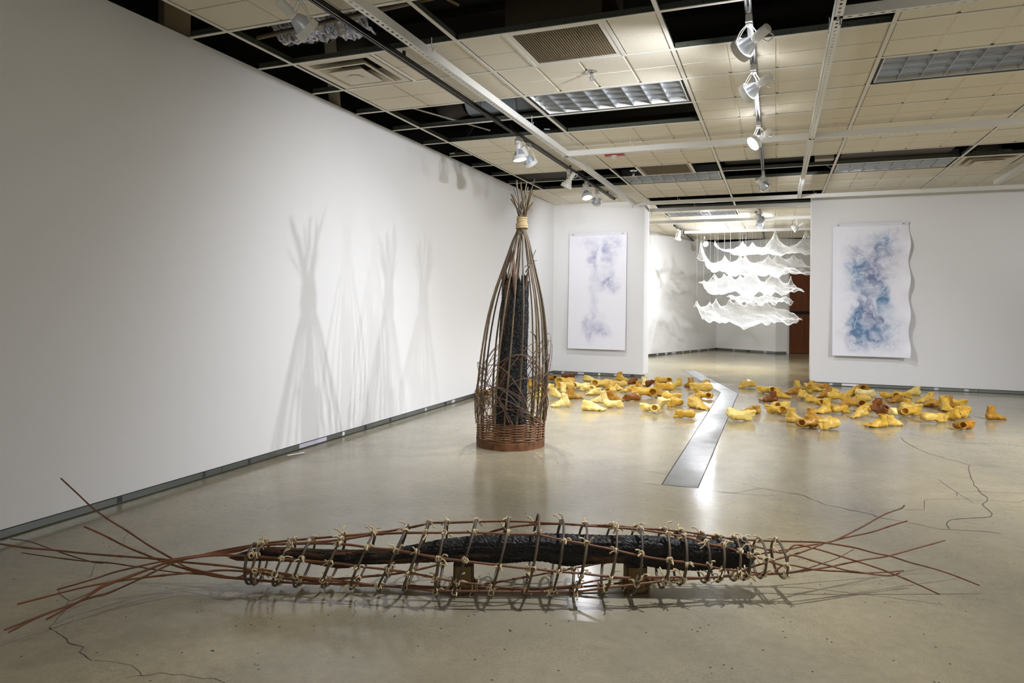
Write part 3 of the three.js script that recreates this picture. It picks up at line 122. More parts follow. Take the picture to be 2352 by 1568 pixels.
const TIES = [[-1.89,0.175,-2.142],[-1.873,0.153,-2.09],[-1.908,0.031,-2.146],[-1.925,0.046,-2.182],[-1.876,0.175,-2.175],[-1.871,0.177,-2.147],[-1.85,0.154,-2.097],[-1.841,0.107,-2.076],[-1.902,0.044,-2.189],[-1.774,0.186,-2.218],[-1.759,0.187,-2.173],[-1.75,0.149,-2.117],[-1.765,0.094,-2.099],[-1.811,0.026,-2.18],[-1.821,0.032,-2.204],[-1.709,0.189,-2.257],[-1.687,0.194,-2.198],[-1.676,0.151,-2.138],[-1.691,0.09,-2.123],[-1.738,0.024,-2.208],[-1.743,0.028,-2.233],[-1.583,0.21,-2.284],[-1.567,0.209,-2.241],[-1.562,0.199,-2.217],[-1.563,0.143,-2.165],[-1.594,0.075,-2.16],[-1.635,0.022,-2.249],[-1.642,0.027,-2.277],[-1.491,0.208,-2.357],[-1.465,0.222,-2.307],[-1.448,0.194,-2.234],[-1.463,0.129,-2.192],[-1.495,0.059,-2.203],[-1.535,0.019,-2.273],[-1.544,0.027,-2.325],[-1.383,0.218,-2.427],[-1.33,0.242,-2.322],[-1.327,0.191,-2.25],[-1.352,0.129,-2.222],[-1.4,0.053,-2.237],[-1.438,0.015,-2.326],[-1.446,0.035,-2.389],[-1.294,0.244,-2.447],[-1.247,0.246,-2.329],[-1.246,0.194,-2.268],[-1.275,0.114,-2.244],[-1.342,0.015,-2.34],[-1.345,0.014,-2.364],[-1.362,0.04,-2.433],[-1.213,0.258,-2.447],[-1.177,0.249,-2.35],[-1.164,0.176,-2.282],[-1.172,0.108,-2.275],[-1.209,0.019,-2.347],[-1.231,0.011,-2.408],[-1.262,0.06,-2.505],[-1.105,0.263,-2.49],[-1.07,0.253,-2.388],[-1.072,0.173,-2.314],[-1.102,0.085,-2.31],[-1.142,0.019,-2.373],[-1.161,0.01,-2.434],[-1.178,0.117,-2.567],[-0.987,0.27,-2.537],[-0.946,0.256,-2.429],[-0.952,0.152,-2.353],[-0.983,0.062,-2.37],[-1.01,0.019,-2.422],[-1.03,0.01,-2.485],[-1.027,0.21,-2.606],[-1.04,0.017,-2.522],[-0.837,0.258,-2.47],[-0.833,0.145,-2.399],[-0.886,0.024,-2.474],[-0.906,0.01,-2.533],[-0.904,0.238,-2.629],[-0.923,0.031,-2.601],[-0.786,0.262,-2.615],[-0.742,0.233,-2.487],[-0.744,0.139,-2.436],[-0.771,0.059,-2.456],[-0.795,0.02,-2.505],[-0.813,0.01,-2.57],[-0.838,0.036,-2.642],[-0.7,0.253,-2.646],[-0.659,0.224,-2.517],[-0.668,0.118,-2.469],[-0.679,0.08,-2.478],[-0.7,0.033,-2.515],[-0.737,0.011,-2.605],[-0.758,0.054,-2.693],[-0.592,0.254,-2.68],[-0.548,0.202,-2.54],[-0.566,0.112,-2.51],[-0.587,0.057,-2.531],[-0.637,0.012,-2.652],[-0.61,0.239,-2.711],[-0.65,0.076,-2.752],[-0.577,0.258,-2.65],[-0.515,0.237,-2.741],[-0.461,0.192,-2.575],[-0.466,0.109,-2.557],[-0.476,0.08,-2.564],[-0.539,0.021,-2.714],[-0.527,0.222,-2.763],[-0.552,0.085,-2.788],[-0.489,0.252,-2.681],[-0.403,0.239,-2.75],[-0.364,0.169,-2.617],[-0.375,0.098,-2.616],[-0.385,0.077,-2.626],[-0.432,0.039,-2.746],[-0.426,0.216,-2.793],[-0.448,0.097,-2.815],[-0.383,0.24,-2.699],[-0.343,0.234,-2.773],[-0.305,0.153,-2.644],[-0.316,0.098,-2.65],[-0.32,0.082,-2.66],[-0.368,0.044,-2.751],[-0.363,0.211,-2.813],[-0.384,0.104,-2.831],[-0.323,0.234,-2.718],[-0.266,0.225,-2.8],[-0.227,0.144,-2.684],[-0.234,0.087,-2.702],[-0.28,0.201,-2.839],[-0.294,0.109,-2.856],[-0.24,0.216,-2.73],[-0.209,0.211,-2.833],[-0.179,0.126,-2.71],[-0.19,0.088,-2.725],[-0.22,0.194,-2.857],[-0.237,0.12,-2.875],[-0.181,0.205,-2.753],[-0.149,0.205,-2.853],[-0.12,0.12,-2.742],[-0.13,0.091,-2.754],[-0.136,0.104,-2.741],[-0.164,0.18,-2.882],[-0.175,0.123,-2.892],[-0.12,0.189,-2.765],[-0.109,0.206,-2.856],[-0.09,0.109,-2.762],[-0.094,0.093,-2.771],[-0.128,0.177,-2.895],[-0.136,0.125,-2.904],[-0.082,0.175,-2.77],[-0.052,0.205,-2.875],[-0.034,0.1,-2.795],[-0.072,0.162,-2.92],[-0.085,0.128,-2.92],[-0.026,0.16,-2.787],[0.008,0.205,-2.894],[0.042,0.098,-2.826],[-0.003,0.145,-2.95],[0.048,0.141,-2.812]];
const LOG = [[-2.003,0.118,-2.11,0.006],[-1.963,0.122,-2.126,0.014],[-1.923,0.128,-2.141,0.02],[-1.882,0.133,-2.157,0.024],[-1.842,0.135,-2.173,0.025],[-1.801,0.134,-2.188,0.025],[-1.761,0.132,-2.204,0.025],[-1.72,0.131,-2.22,0.025],[-1.68,0.127,-2.235,0.027],[-1.639,0.122,-2.251,0.031],[-1.599,0.118,-2.266,0.033],[-1.558,0.118,-2.282,0.032],[-1.518,0.126,-2.298,0.026],[-1.477,0.128,-2.313,0.027],[-1.437,0.13,-2.329,0.027],[-1.396,0.132,-2.345,0.028],[-1.356,0.136,-2.36,0.03],[-1.315,0.142,-2.376,0.033],[-1.275,0.148,-2.391,0.036],[-1.235,0.153,-2.407,0.04],[-1.194,0.156,-2.423,0.042],[-1.154,0.16,-2.438,0.043],[-1.113,0.165,-2.454,0.045],[-1.073,0.166,-2.469,0.049],[-1.032,0.163,-2.485,0.054],[-0.992,0.165,-2.501,0.053],[-0.951,0.166,-2.516,0.052],[-0.911,0.169,-2.532,0.05],[-0.87,0.171,-2.547,0.049],[-0.83,0.169,-2.563,0.052],[-0.789,0.164,-2.579,0.056],[-0.749,0.162,-2.594,0.058],[-0.708,0.163,-2.61,0.056],[-0.668,0.164,-2.626,0.054],[-0.627,0.165,-2.641,0.052],[-0.587,0.166,-2.657,0.049],[-0.546,0.165,-2.672,0.05],[-0.506,0.163,-2.688,0.054],[-0.465,0.161,-2.704,0.057],[-0.425,0.157,-2.719,0.06],[-0.384,0.151,-2.735,0.062],[-0.344,0.148,-2.751,0.062],[-0.303,0.149,-2.766,0.06],[-0.263,0.149,-2.782,0.058],[-0.222,0.149,-2.797,0.055],[-0.182,0.149,-2.813,0.053],[-0.142,0.15,-2.829,0.05],[-0.101,0.149,-2.844,0.044],[-0.06,0.142,-2.86,0.031]];
const CRACKS = [[0.004,[[-2.583,-1.84],[-2.544,-1.817],[-2.504,-1.806],[-2.464,-1.795],[-2.441,-1.767],[-2.412,-1.753],[-2.383,-1.71],[-2.363,-1.68],[-2.34,-1.651],[-2.334,-1.631],[-2.304,-1.616]]],[0.005,[[-2.323,-1.627],[-2.275,-1.607],[-2.233,-1.6],[-2.187,-1.589],[-2.143,-1.575],[-2.092,-1.568],[-2.067,-1.547],[-2.025,-1.534],[-1.987,-1.524]]],[0.003,[[-1.987,-1.524],[-1.953,-1.538],[-1.916,-1.544],[-1.884,-1.549],[-1.848,-1.547],[-1.807,-1.536],[-1.771,-1.519]]],[0.004,[[-1.802,-1.487],[-1.783,-1.511],[-1.757,-1.525],[-1.735,-1.552],[-1.683,-1.557],[-1.665,-1.569],[-1.604,-1.579],[-1.579,-1.574],[-1.553,-1.588],[-1.508,-1.582]]],[0.0025,[[-1.604,-2.293],[-1.571,-2.241],[-1.543,-2.227]]],[0.003,[[-1.471,-2.194],[-1.444,-2.146],[-1.421,-2.121],[-1.408,-2.082]]],[0.0025,[[-1.439,-2.334],[-1.435,-2.29],[-1.471,-2.238],[-1.471,-2.194]]],[0.004,[[-0.313,-4.313],[-0.223,-4.323],[-0.091,-4.496]]],[0.005,[[-0.098,-4.508],[0.161,-4.443],[0.211,-4.369],[0.264,-4.287],[0.336,-4.254],[0.4,-4.221],[0.492,-4.188],[0.52,-4.132],[0.608,-4.113],[0.692,-4.084],[0.791,-4.033],[0.837,-4.052],[0.933,-4.062],[1.016,-4.087],[1.066,-4.079]]],[0.004,[[1.02,-6.755],[1.029,-6.487],[1.065,-6.27],[1.111,-6.106],[1.193,-5.954],[1.26,-5.864],[1.307,-5.771],[1.273,-5.621],[1.227,-5.35],[1.195,-5.131],[1.18,-4.916],[1.186,-4.802],[1.166,-4.737],[1.124,-4.647],[1.118,-4.557],[1.126,-4.461],[1.099,-4.385],[1.048,-4.348],[0.96,-4.296],[0.891,-4.244],[0.858,-4.192],[0.836,-4.124],[0.838,-4.06]]],[0.003,[[0.549,-4.292],[0.672,-4.344],[0.781,-4.39],[0.793,-4.42],[0.823,-4.601],[0.847,-4.639],[1.014,-4.71],[1.164,-4.746],[1.326,-4.768],[1.377,-4.845]]],[0.003,[[1.01,-5.199],[1.029,-5.017],[1.045,-4.879],[1.027,-4.792]]],[0.0025,[[1.045,-4.879],[1.065,-4.769],[1.079,-4.664]]],[0.003,[[1.089,-6.826],[1.231,-6.767],[1.361,-6.708],[1.518,-6.682],[1.716,-6.769],[1.908,-6.725]]],[0.003,[[1.307,-5.771],[1.468,-5.785],[1.649,-5.809]]],[0.003,[[1.048,-4.89],[1.195,-4.963],[1.426,-5.02]]],[0.004,[[-0.821,-4.653],[-0.737,-4.652],[-0.65,-4.628]]],[0.003,[[-0.42,-4.631],[-0.329,-4.612],[-0.216,-4.594],[-0.154,-4.555],[-0.083,-4.5],[0.007,-4.487]]],[0.004,[[-0.43,-4.337],[-0.308,-4.323],[-0.165,-4.335],[0.007,-4.359]]],[0.004,[[-0.657,-4.33],[-0.712,-4.338],[-0.764,-4.334]]],[0.003,[[-0.422,-5.697],[-0.314,-5.692],[-0.189,-5.696]]],[0.003,[[-0.436,-4.33],[-0.428,-4.16]]],[0.003,[[-2.313,-6.855],[-2.039,-6.884],[-1.606,-7.017],[-1.25,-7.055],[-0.882,-6.929],[-0.627,-6.879]]],[0.003,[[-0.15,-6.934],[0.268,-6.846],[0.805,-6.853],[1.011,-6.855]]],[0.002,[[-3.498,-3.804],[-3.364,-3.891],[-3.133,-3.933],[-2.926,-4.051],[-2.91,-4.238],[-2.829,-4.4],[-2.607,-4.665]]],[0.002,[[-2.926,-2.449],[-2.89,-2.375],[-2.803,-2.31],[-2.74,-2.151],[-2.692,-2.071],[-2.599,-1.99],[-2.599,-1.94],[-2.636,-1.901],[-2.598,-1.845]]],[0.002,[[-1.23,-4.478],[-0.963,-4.619],[-0.712,-4.687]]]];
// ---------------------------------------------------------------- floor
{
  const floorMap = tex(1024, 1024, (x, y, u, v) => {
    let s = 226 + 16 * wrapN(u, v, 9, 1) + 14 * wrapN(u, v, 40, 2) + 12 * wrapN(u, v, 130, 3);
    const q = hash2(x, y), k = sstep(-0.15, 0.35, wrapN(u, v, 5, 8));
    if (q > 1 - 0.05 * k) s *= 0.68; else if (q < 0.03) s *= 1.07; if (hash2(x >> 2, y >> 2) > 0.9985) s *= 0.5;
    return [s, s * 0.99, s * 0.965];
  }, { rx: 0.62, ry: 0.62 });
  const floorRough = tex(512, 512, (x, y, u, v) => { const s = 150 + 70 * wrapN(u, v, 4, 11) + 40 * wrapN(u, v, 24, 12) + 25 * (hash2(x, y) - 0.5); return [s, s, s]; }, { srgb: false, rx: 0.33, ry: 0.33 });
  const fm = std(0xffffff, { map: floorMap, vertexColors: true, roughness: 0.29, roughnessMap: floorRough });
  const x0 = -4.4, x1 = 6.6, z0 = 3.6, z1 = -20, nx = 110, nz = 236;
  const g = gridGeo(nx, nz, (u, v) => { const x = mix(x0, x1, u), z = mix(z0, z1, v); return [x, 0, z, x, z]; }, (u, v, q) => {
    const x = q[0], z = q[2], a = fbm(x * 0.55, z * 0.55, 3.1, 4), b = fbm(x * 1.7 + 9, z * 0.7, 7.7, 4), c = fbm(x * 0.25, z * 0.25, 12.5, 3);
    const s = 0.36 * (1 + 0.42 * a + 0.28 * b), warm = clamp(0.5 + 1.3 * c + 0.6 * b);
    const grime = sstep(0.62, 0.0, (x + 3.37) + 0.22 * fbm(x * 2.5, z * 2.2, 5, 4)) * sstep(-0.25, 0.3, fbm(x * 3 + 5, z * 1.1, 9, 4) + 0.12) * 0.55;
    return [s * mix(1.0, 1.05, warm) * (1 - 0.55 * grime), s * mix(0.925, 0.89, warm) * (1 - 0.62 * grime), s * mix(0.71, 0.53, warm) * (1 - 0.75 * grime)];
  });
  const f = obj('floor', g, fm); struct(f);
  // thickness below
  obj('slab', [span(x0, x1, -0.12, -0.002, z1, z0)], std(0x55504a, { roughness: 0.9 }), f);
  // the poured strips that fill an old trench, with sawn joints round them
  const stripMat = std(0xffffff, { map: floorMap, vertexColors: true, roughness: 0.56, roughnessMap: floorRough });
  const strip = (q) => gridGeo(6, 40, (u, v) => { const ax = mix(q[0][0], q[1][0], u), az = mix(q[0][1], q[1][1], u), bx_ = mix(q[3][0], q[2][0], u), bz = mix(q[3][1], q[2][1], u); const x = mix(ax, bx_, v), z = mix(az, bz, v); return [x, 0.0006, z, x, z]; }, (u, v, p) => { const s = 0.15 * (1 + 0.4 * fbm(p[0] * 5, p[2] * 2, 2, 4)); return [s, s * 0.985, s * 0.93]; });
  const s1 = [[-0.657, -4.352], [-0.437, -4.352], [-0.437, -9.28], [-0.657, -9.28]], s2 = [[-0.657, -9.28], [-0.437, -9.28], [-1.27, -12.16], [-1.5, -12.16]];
  for (const s of [s1, s2]) { obj('concrete_strip', strip(s), s === s1 ? stripMat : std(0xffffff, { map: floorMap, vertexColors: true, roughness: 0.56, roughnessMap: floorRough }), f); }
  const jm = std(0x2e2a24, { roughness: 0.9 });
  const joint = (a, b, w) => { const n = Math.max(2, Math.round(Math.hypot(b[0] - a[0], b[1] - a[1]) / 0.25)); const dx = b[0] - a[0], dz = b[1] - a[1], L = Math.hypot(dx, dz), px = -dz / L, pz = dx / L; return gridGeo(1, n, (u, v) => { const wob = 0.003 * N.noise(v * L * 6, a[0] * 9, a[1]), o = (u - 0.5) * w * (1 + 0.5 * N.noise(v * L * 9, 3, a[0])) + wob; return [a[0] + dx * v + px * o, 0.001, a[1] + dz * v + pz * o]; }); };
  jm.side = THREE.DoubleSide;
  for (const [a, b] of [[s1[0], s1[1]], [s1[0], s1[3]], [s1[1], s1[2]], [s2[1], s2[2]], [s2[0], s2[3]]]) obj('saw_joint', joint(a, b, 0.006), jm, f);
  const cm = std(0x3d372e, { roughness: 0.95, side: THREE.DoubleSide });
  for (const [w, L] of CRACKS) {
    const P = []; for (let i = 0; i < L.length - 1; i++) { const n = Math.max(2, Math.round(Math.hypot(L[i + 1][0] - L[i][0], L[i + 1][1] - L[i][1]) / 0.03)); for (let k = 0; k < n; k++) { const t = k / n, x = mix(L[i][0], L[i + 1][0], t), z = mix(L[i][1], L[i + 1][1], t), j = Math.min(0.012, w * 2.4); P.push([x + j * N.noise(x * 22, z * 22, 1), z + j * N.noise(x * 22, z * 22, 5)]); } } P.push(L[L.length - 1]);
    const far = clamp(Math.hypot(L[0][0], L[0][1]) / 5, 0.55, 1.5);
    const g2 = gridGeo(1, P.length - 1, (u, v) => { const i = Math.round(v * (P.length - 1)), a = P[Math.max(0, i - 1)], b = P[Math.min(P.length - 1, i + 1)], dx = b[0] - a[0], dz = b[1] - a[1], l = Math.hypot(dx, dz) || 1; const h = (u - 0.5) * w * 1.0 * far * (0.55 + 0.9 * Math.abs(N.noise(i * 0.31, w * 900, 2))); return [P[i][0] - dz / l * h, 0.0012, P[i][1] + dx / l * h]; });
    obj('crack', g2, cm, f);
  }
  // small scuffs and pits ground into the concrete
  const pm = std(0x3f3a33, { roughness: 0.9, side: THREE.DoubleSide }); const pit = [];
  for (let i = 0; i < 100; i++) { const x = rr(-3, 3.2), z = -rr(1.7, 8.5), a = rr(0.0015, 0.0045) * (i < 8 ? 1.9 : 1), b = a * rr(0.25, 0.6); const c = new THREE.CircleGeometry(1, 7); c.rotateX(-Math.PI / 2); c.scale(a, 1, b); c.rotateY(rr(0, 3)); pit.push(c.translate(x, 0.0011, z)); }
  const po = obj('surface_pits', pit, pm, f); po.userData.kind = 'stuff';
}
// ---------------------------------------------------------------- walls (painted board standing clear of the floor on a steel channel)
const BASE = 0.05;
function slabWall(name, ax, az, bx_, bz, thick, { y1 = CEIL, y0 = BASE, m = M.wall, map = null, base = true, ends = true } = {}) {
  // face runs from A to B, the body lies behind it (to the left of the direction)
  const L = Math.hypot(bx_ - ax, bz - az), g = structGroup(name); g.position.set(ax, 0, az); g.rotation.y = Math.atan2(-(bz - az), bx_ - ax);
  let mm = m; if (map) { mm = m.clone(); mm.map = map; }
  const b = bx(L, y1 - y0, thick, L / 2, (y0 + y1) / 2, -thick / 2);
  if (map) { const u = b.attributes.uv, p = b.attributes.position; for (let i = 0; i < u.count; i++) u.setXY(i, p.getX(i) / L, p.getY(i) / y1); }
  obj('wall_face', b, mm, g);
  return g;
}
function baseboard(name, ax, az, bx_, bz, thick, tags = []) {
  const L = Math.hypot(bx_ - ax, bz - az), g = structGroup(name); g.position.set(ax, 0, az); g.rotation.y = Math.atan2(-(bz - az), bx_ - ax);
  obj('footing', bx(L - 0.03, BASE - 0.001, thick - 0.11, L / 2, (BASE + 0.001) / 2, -thick / 2), M.galv, g);   // deep behind the channel
  const n = Math.max(1, Math.round(L / 2.4));
  for (let i = 0; i < n; i++) obj('steel_channel', bx(L / n - 0.004, BASE - 0.014, 0.01, L * (i + 0.5) / n, BASE / 2 - 0.001, -0.016), M.galv, g);
  for (const [s, w, m] of tags) obj('tape_scrap', bx(w, BASE - 0.02, 0.0012, s, BASE / 2, -0.0102), m || M.tape, g);
  return g;
}
const dk = std(0x3c4046, { roughness: 0.5, metalness: 0.3 });
slabWall('wall_left', -3.37, 3.6, -3.37, -10.6, 0.14, {});
baseboard('baseboard_left', -3.37, 3.6, -3.37, -10.6, 0.14, [[5.55, 0.05], [5.62, 0.02], [6.35, 0.03, dk], [6.95, 0.02, dk], [7.35, 0.025, dk], [8.05, 0.34], [8.45, 0.03, M.white], [8.78, 0.03, dk], [9.2, 0.03, dk], [9.9, 0.04], [10.35, 0.05, dk], [10.55, 0.08], [11.2, 0.03], [12.1, 0.06]]);
slabWall('wall_back_left', -3.4, -10.6, -1.905, -10.6, 0.45);
baseboard('baseboard_back_left', -3.4, -10.6, -1.93, -10.6, 0.42, [[0.2, 0.05], [0.5, 0.1], [0.8, 0.03, M.white], [1.1, 0.12], [1.33, 0.06, dk]]);
slabWall('wall_back_right', 0.478, -10.73, 6.6, -10.73, 0.38);
baseboard('baseboard_back_right', 0.5, -10.73, 6.6, -10.73, 0.34, [[0.25, 0.04], [0.5, 0.22, M.white], [1.55, 0.05], [1.9, 0.05], [2.7, 0.06, dk]]);
slabWall('wall_right', 6.5, -10.8, 6.5, 3.6, 0.14);
slabWall('wall_rear', 6.6, 3.5, -3.5, 3.5, 0.14);
// the room beyond the opening
slabWall('wall_far_left', -4.3, -10.6, -1.406, -18.21, 0.12);
baseboard('baseboard_far_left', -4.3, -10.6, -1.406, -18.21, 0.12, [[5.2, 0.08], [5.6, 0.1, M.white], [5.95, 0.2], [6.4, 0.05, M.white], [6.75, 0.05, M.white], [7.2, 0.15], [7.7, 0.08]]);
slabWall('wall_far_back', -1.406, -18.21, 0.009, -17.42, 0.12);
baseboard('baseboard_far_back', -1.406, -18.21, 0.0, -17.425, 0.12, [[0.5, 0.06], [0.9, 0.1, dk], [1.35, 0.08]]);
const DX = 0.880, DZ = -0.475;                     // direction of the wall that holds the door
const dw = (s) => [0.009 + DX * s, -17.42 + DZ * s];
slabWall('wall_far_door', ...dw(0), ...dw(0.29), 0.12);
slabWall('wall_far_door', ...dw(1.31), ...dw(4.5), 0.12);
slabWall('wall_far_door', ...dw(0.29), ...dw(1.31), 0.12, { y0: 2.12 });
baseboard('baseboard_far_door', ...dw(0), ...dw(0.27), 0.1, []);
slabWall('wall_far_right', ...dw(4.4), 3.95, -10.9, 0.12);
{ // door
  const g = structGroup('door_1'); const [x, z] = dw(0.29); g.position.set(x, 0, z); g.rotation.y = Math.atan2(-DZ, DX);
  const woodMap = tex(256, 512, (px, py, u, v) => { const s = 0.85 + 0.22 * N.noise(u * 26, v * 2.2, 1) + 0.1 * N.noise(u * 90, v * 4, 2); return [122 * s, 62 * s, 22 * s]; }, {});
  const wood = std(0xffffff, { map: woodMap, roughness: 0.4 }); const jambM = std(0xc9c9c4, { roughness: 0.5 });
  obj('door_frame', [bx(0.05, 2.12, 0.14, 0.025, 1.06, -0.06), bx(0.05, 2.12, 0.14, 0.995, 1.06, -0.06), bx(1.02, 0.05, 0.14, 0.51, 2.095, -0.06)], jambM, g);
  const leaf = bx(0.91, 2.05, 0.045, 0.51, 1.035, -0.06); const u = leaf.attributes.uv; for (let i = 0; i < u.count; i++) u.setXY(i, u.getX(i) * 1.1, u.getY(i) * 0.5);
  const lf = obj('door_leaf', leaf, wood, g);
  obj('panic_bar', [bx(0.84, 0.07, 0.05, 0.51, 0.98, -0.015)], M.black, lf); obj('latch_case', bx(0.12, 0.075, 0.06, 0.72, 0.98, -0.01), M.alu, lf);
}
// ---------------------------------------------------------------- ceiling: a 2 x 4 ft lay-in grid with many tiles taken out
const XL = (k) => -3.07 + 1.227 * k, ZL = (n) => -3.19 - 0.593 * n;
const ceiling = structGroup('ceiling');
function cell(c, r) {
  if (c === -1) return r <= 9 ? 'open' : 'tile';
  if (c === 0) return [0, 3, 4, 8, 9].includes(r) ? 'open' : r === 1 ? 'diffuser' : 'tile';
  if (c === 1) return r === 1 || r === 8 ? 'grille' : r === 3 || r === 9 || r === 15 ? 'troffer' : [0, 4, 12, 13].includes(r) ? 'open' : 'tile';
  if (c === 2) return [0, 1, 8, 9, 12, 13].includes(r) ? 'open' : 'tile';
  if (c === 3) return r === 3 || r === 9 ? 'troffer' : r === 8 ? 'open' : 'tile';
  if (c === 4) return r === 8 ? 'open' : r === 9 ? 'diffuser' : 'tile';
  return 'tile';
}
const GX = 0.012, pads = new Map();
function tileGeo(w, d, cols, rows, gx, gz) {
  const key = [w.toFixed(3), d.toFixed(3), cols, rows, gx, gz].join(); if (pads.has(key)) return pads.get(key);
  const g = [bx(w, 0.012, d, 0, 0.012, 0)];
  for (let i = 0; i < cols; i++) for (let j = 0; j < rows; j++) { const pw = w / cols - gx, pd = d / rows - gz; const b = bx(pw, 0.008, pd, (i + 0.5) * w / cols - w / 2, 0.003, (j + 0.5) * d / rows - d / 2); const p = b.attributes.position, cx = (i + 0.5) * w / cols - w / 2, cz = (j + 0.5) * d / rows - d / 2; for (let k = 0; k < p.count; k++) if (p.getY(k) < 0) { p.setX(k, cx + (p.getX(k) - cx) * (1 - 0.006 / pw)); p.setZ(k, cz + (p.getZ(k) - cz) * (1 - 0.006 / pd)); } b.computeVertexNormals(); g.push(b); }
  const m = mergeGeometries(g.map(q => q.toNonIndexed())); pads.set(key, m); return m;
}
const tileTones = [0xe6dfcc, 0xe8e2d1, 0xe1d9c5].map(c => { const m = M.tile.clone(); m.color.set(c); return m; });
function tile(x0, x1, z0, z1, cols = 4, rows = 2, gx = 0.016, gz = 0.005) { const w = x1 - x0 - 0.02, d = z1 - z0 - 0.02; if (w < 0.04 || d < 0.04) return; const m = obj('ceiling_tile', tileGeo(w, d, cols, rows, gx, gz), tileTones[Math.floor(rnd() * 3)], ceiling); m.position.set((x0 + x1) / 2, CEIL, (z0 + z1) / 2); }
function teeX(x0, x1, z, web) { const t = obj('cross_tee', bx(x1 - x0, 0.004, 0.024, (x0 + x1) / 2, CEIL - 0.003, z), M.tee, ceiling); if (web) teeWeb(t, x1 - x0, 0.0025, (x0 + x1) / 2, z); }
function teeZ(x, z0, z1, web) { const t = obj('main_tee', bx(0.024, 0.004, z1 - z0, x, CEIL - 0.0035, (z0 + z1) / 2), M.tee, ceiling); if (web) teeWeb(t, 0.0025, z1 - z0, x, (z0 + z1) / 2); }
function teeWeb(t, w, d, x, z) { obj('web', [bx(w, 0.03, d, x, CEIL + 0.014, z), bx(Math.max(w, 0.008), 0.009, Math.max(d, 0.008), x, CEIL + 0.032, z)], M.web, t); const L = Math.max(w, d), s = []; for (let p = -L / 2 + 0.08; p < L / 2; p += 0.15) s.push(w > d ? bx(0.004, 0.012, 0.004, x + p, CEIL + 0.014, z) : bx(0.004, 0.012, 0.004, x, CEIL + 0.014, z + p)); if (s.length) obj('slots', s, M.track, t); }
const openAt = (c, r) => cell(c, r) === 'open';
const DIFF = [], TROF = [], GRIL = [];
for (let c = -2; c <= 7; c++) for (let r = -11; r <= 24; r++) {
  let x0 = XL(c), x1 = XL(c + 1), z1 = ZL(r), z0 = ZL(r + 1);
  if (c === -1) x0 = r <= 11 ? -3.37 : XL(-1);
  if (c === -2 && r <= 11) continue; if (c === -2) x0 = -4.4;
  if (c === 7) x1 = 6.5; if (r >= 13 && c > 5) continue;
  const k = cell(c, r), fine = c === 0 || c === -1;
  if (r === 24) continue;
  if (k === 'tile') { if (c === -1 && r <= 11) tile(x0, x1, z0, z1, 1, 2, 0.006, 0.006); else tile(x0, x1, z0, z1, fine ? 3 : 4, 2, fine ? 0.006 : 0.016, fine ? 0.006 : 0.005); }
  else if (k === 'troffer') TROF.push([c, r]);
  else if (k === 'diffuser') { DIFF.push([c, r]); tile(XL(c) + 0.6135, x1, z0, z1, 2, 2, 0.006, 0.006); teeZ(XL(c) + 0.6135, z0, z1, false); }
  else if (k === 'grille') { GRIL.push([c, r]); if (r === 1) { tile(x0, x0 + 0.307, z0, z1, 1, 2, 0.01, 0.005); tile(x1 - 0.307, x1, z0, z1, 1, 2, 0.01, 0.005); } teeZ(x0 + 0.307, z0, z1, r === 8); teeZ(x1 - 0.307, z0, z1, r === 8); }
  teeX(x0 + 0.012, x1 - 0.012, z1, openAt(c, r) || openAt(c, r - 1));
  if (c >= 0) teeZ(x0, z0 + 0.001, z1 - 0.001, openAt(c, r) || openAt(c - 1, r));
}
// the void above: dark deck and dark enclosing sides
{
  const y = 4.0, g = structGroup('ceiling_void'); const deck = M.deck;
  obj('roof_deck', [span(-4.9, 6.9, y, y + 0.15, -20.5, 4)], deck, g);
  obj('void_side', [span(-4.9, -4.75, -0.12, y, -20.5, 4)], deck, g); obj('void_side', [span(6.75, 6.9, -0.12, y, -20.5, 4)], deck, g); obj('void_side', [span(-4.9, 6.9, -0.12, y, 3.85, 4)], deck, g); obj('void_side', [span(-4.9, 6.9, -0.12, y, -20.5, -20.35)], deck, g);
  const joist = []; for (let z = 2; z > -19; z -= 1.6) obj('roof_joist', [span(-4.7, 6.7, 3.6, 3.66, z - 0.04, z + 0.04), span(-4.7, 6.7, 3.9, 3.96, z - 0.04, z + 0.04)], M.deck, g);
}
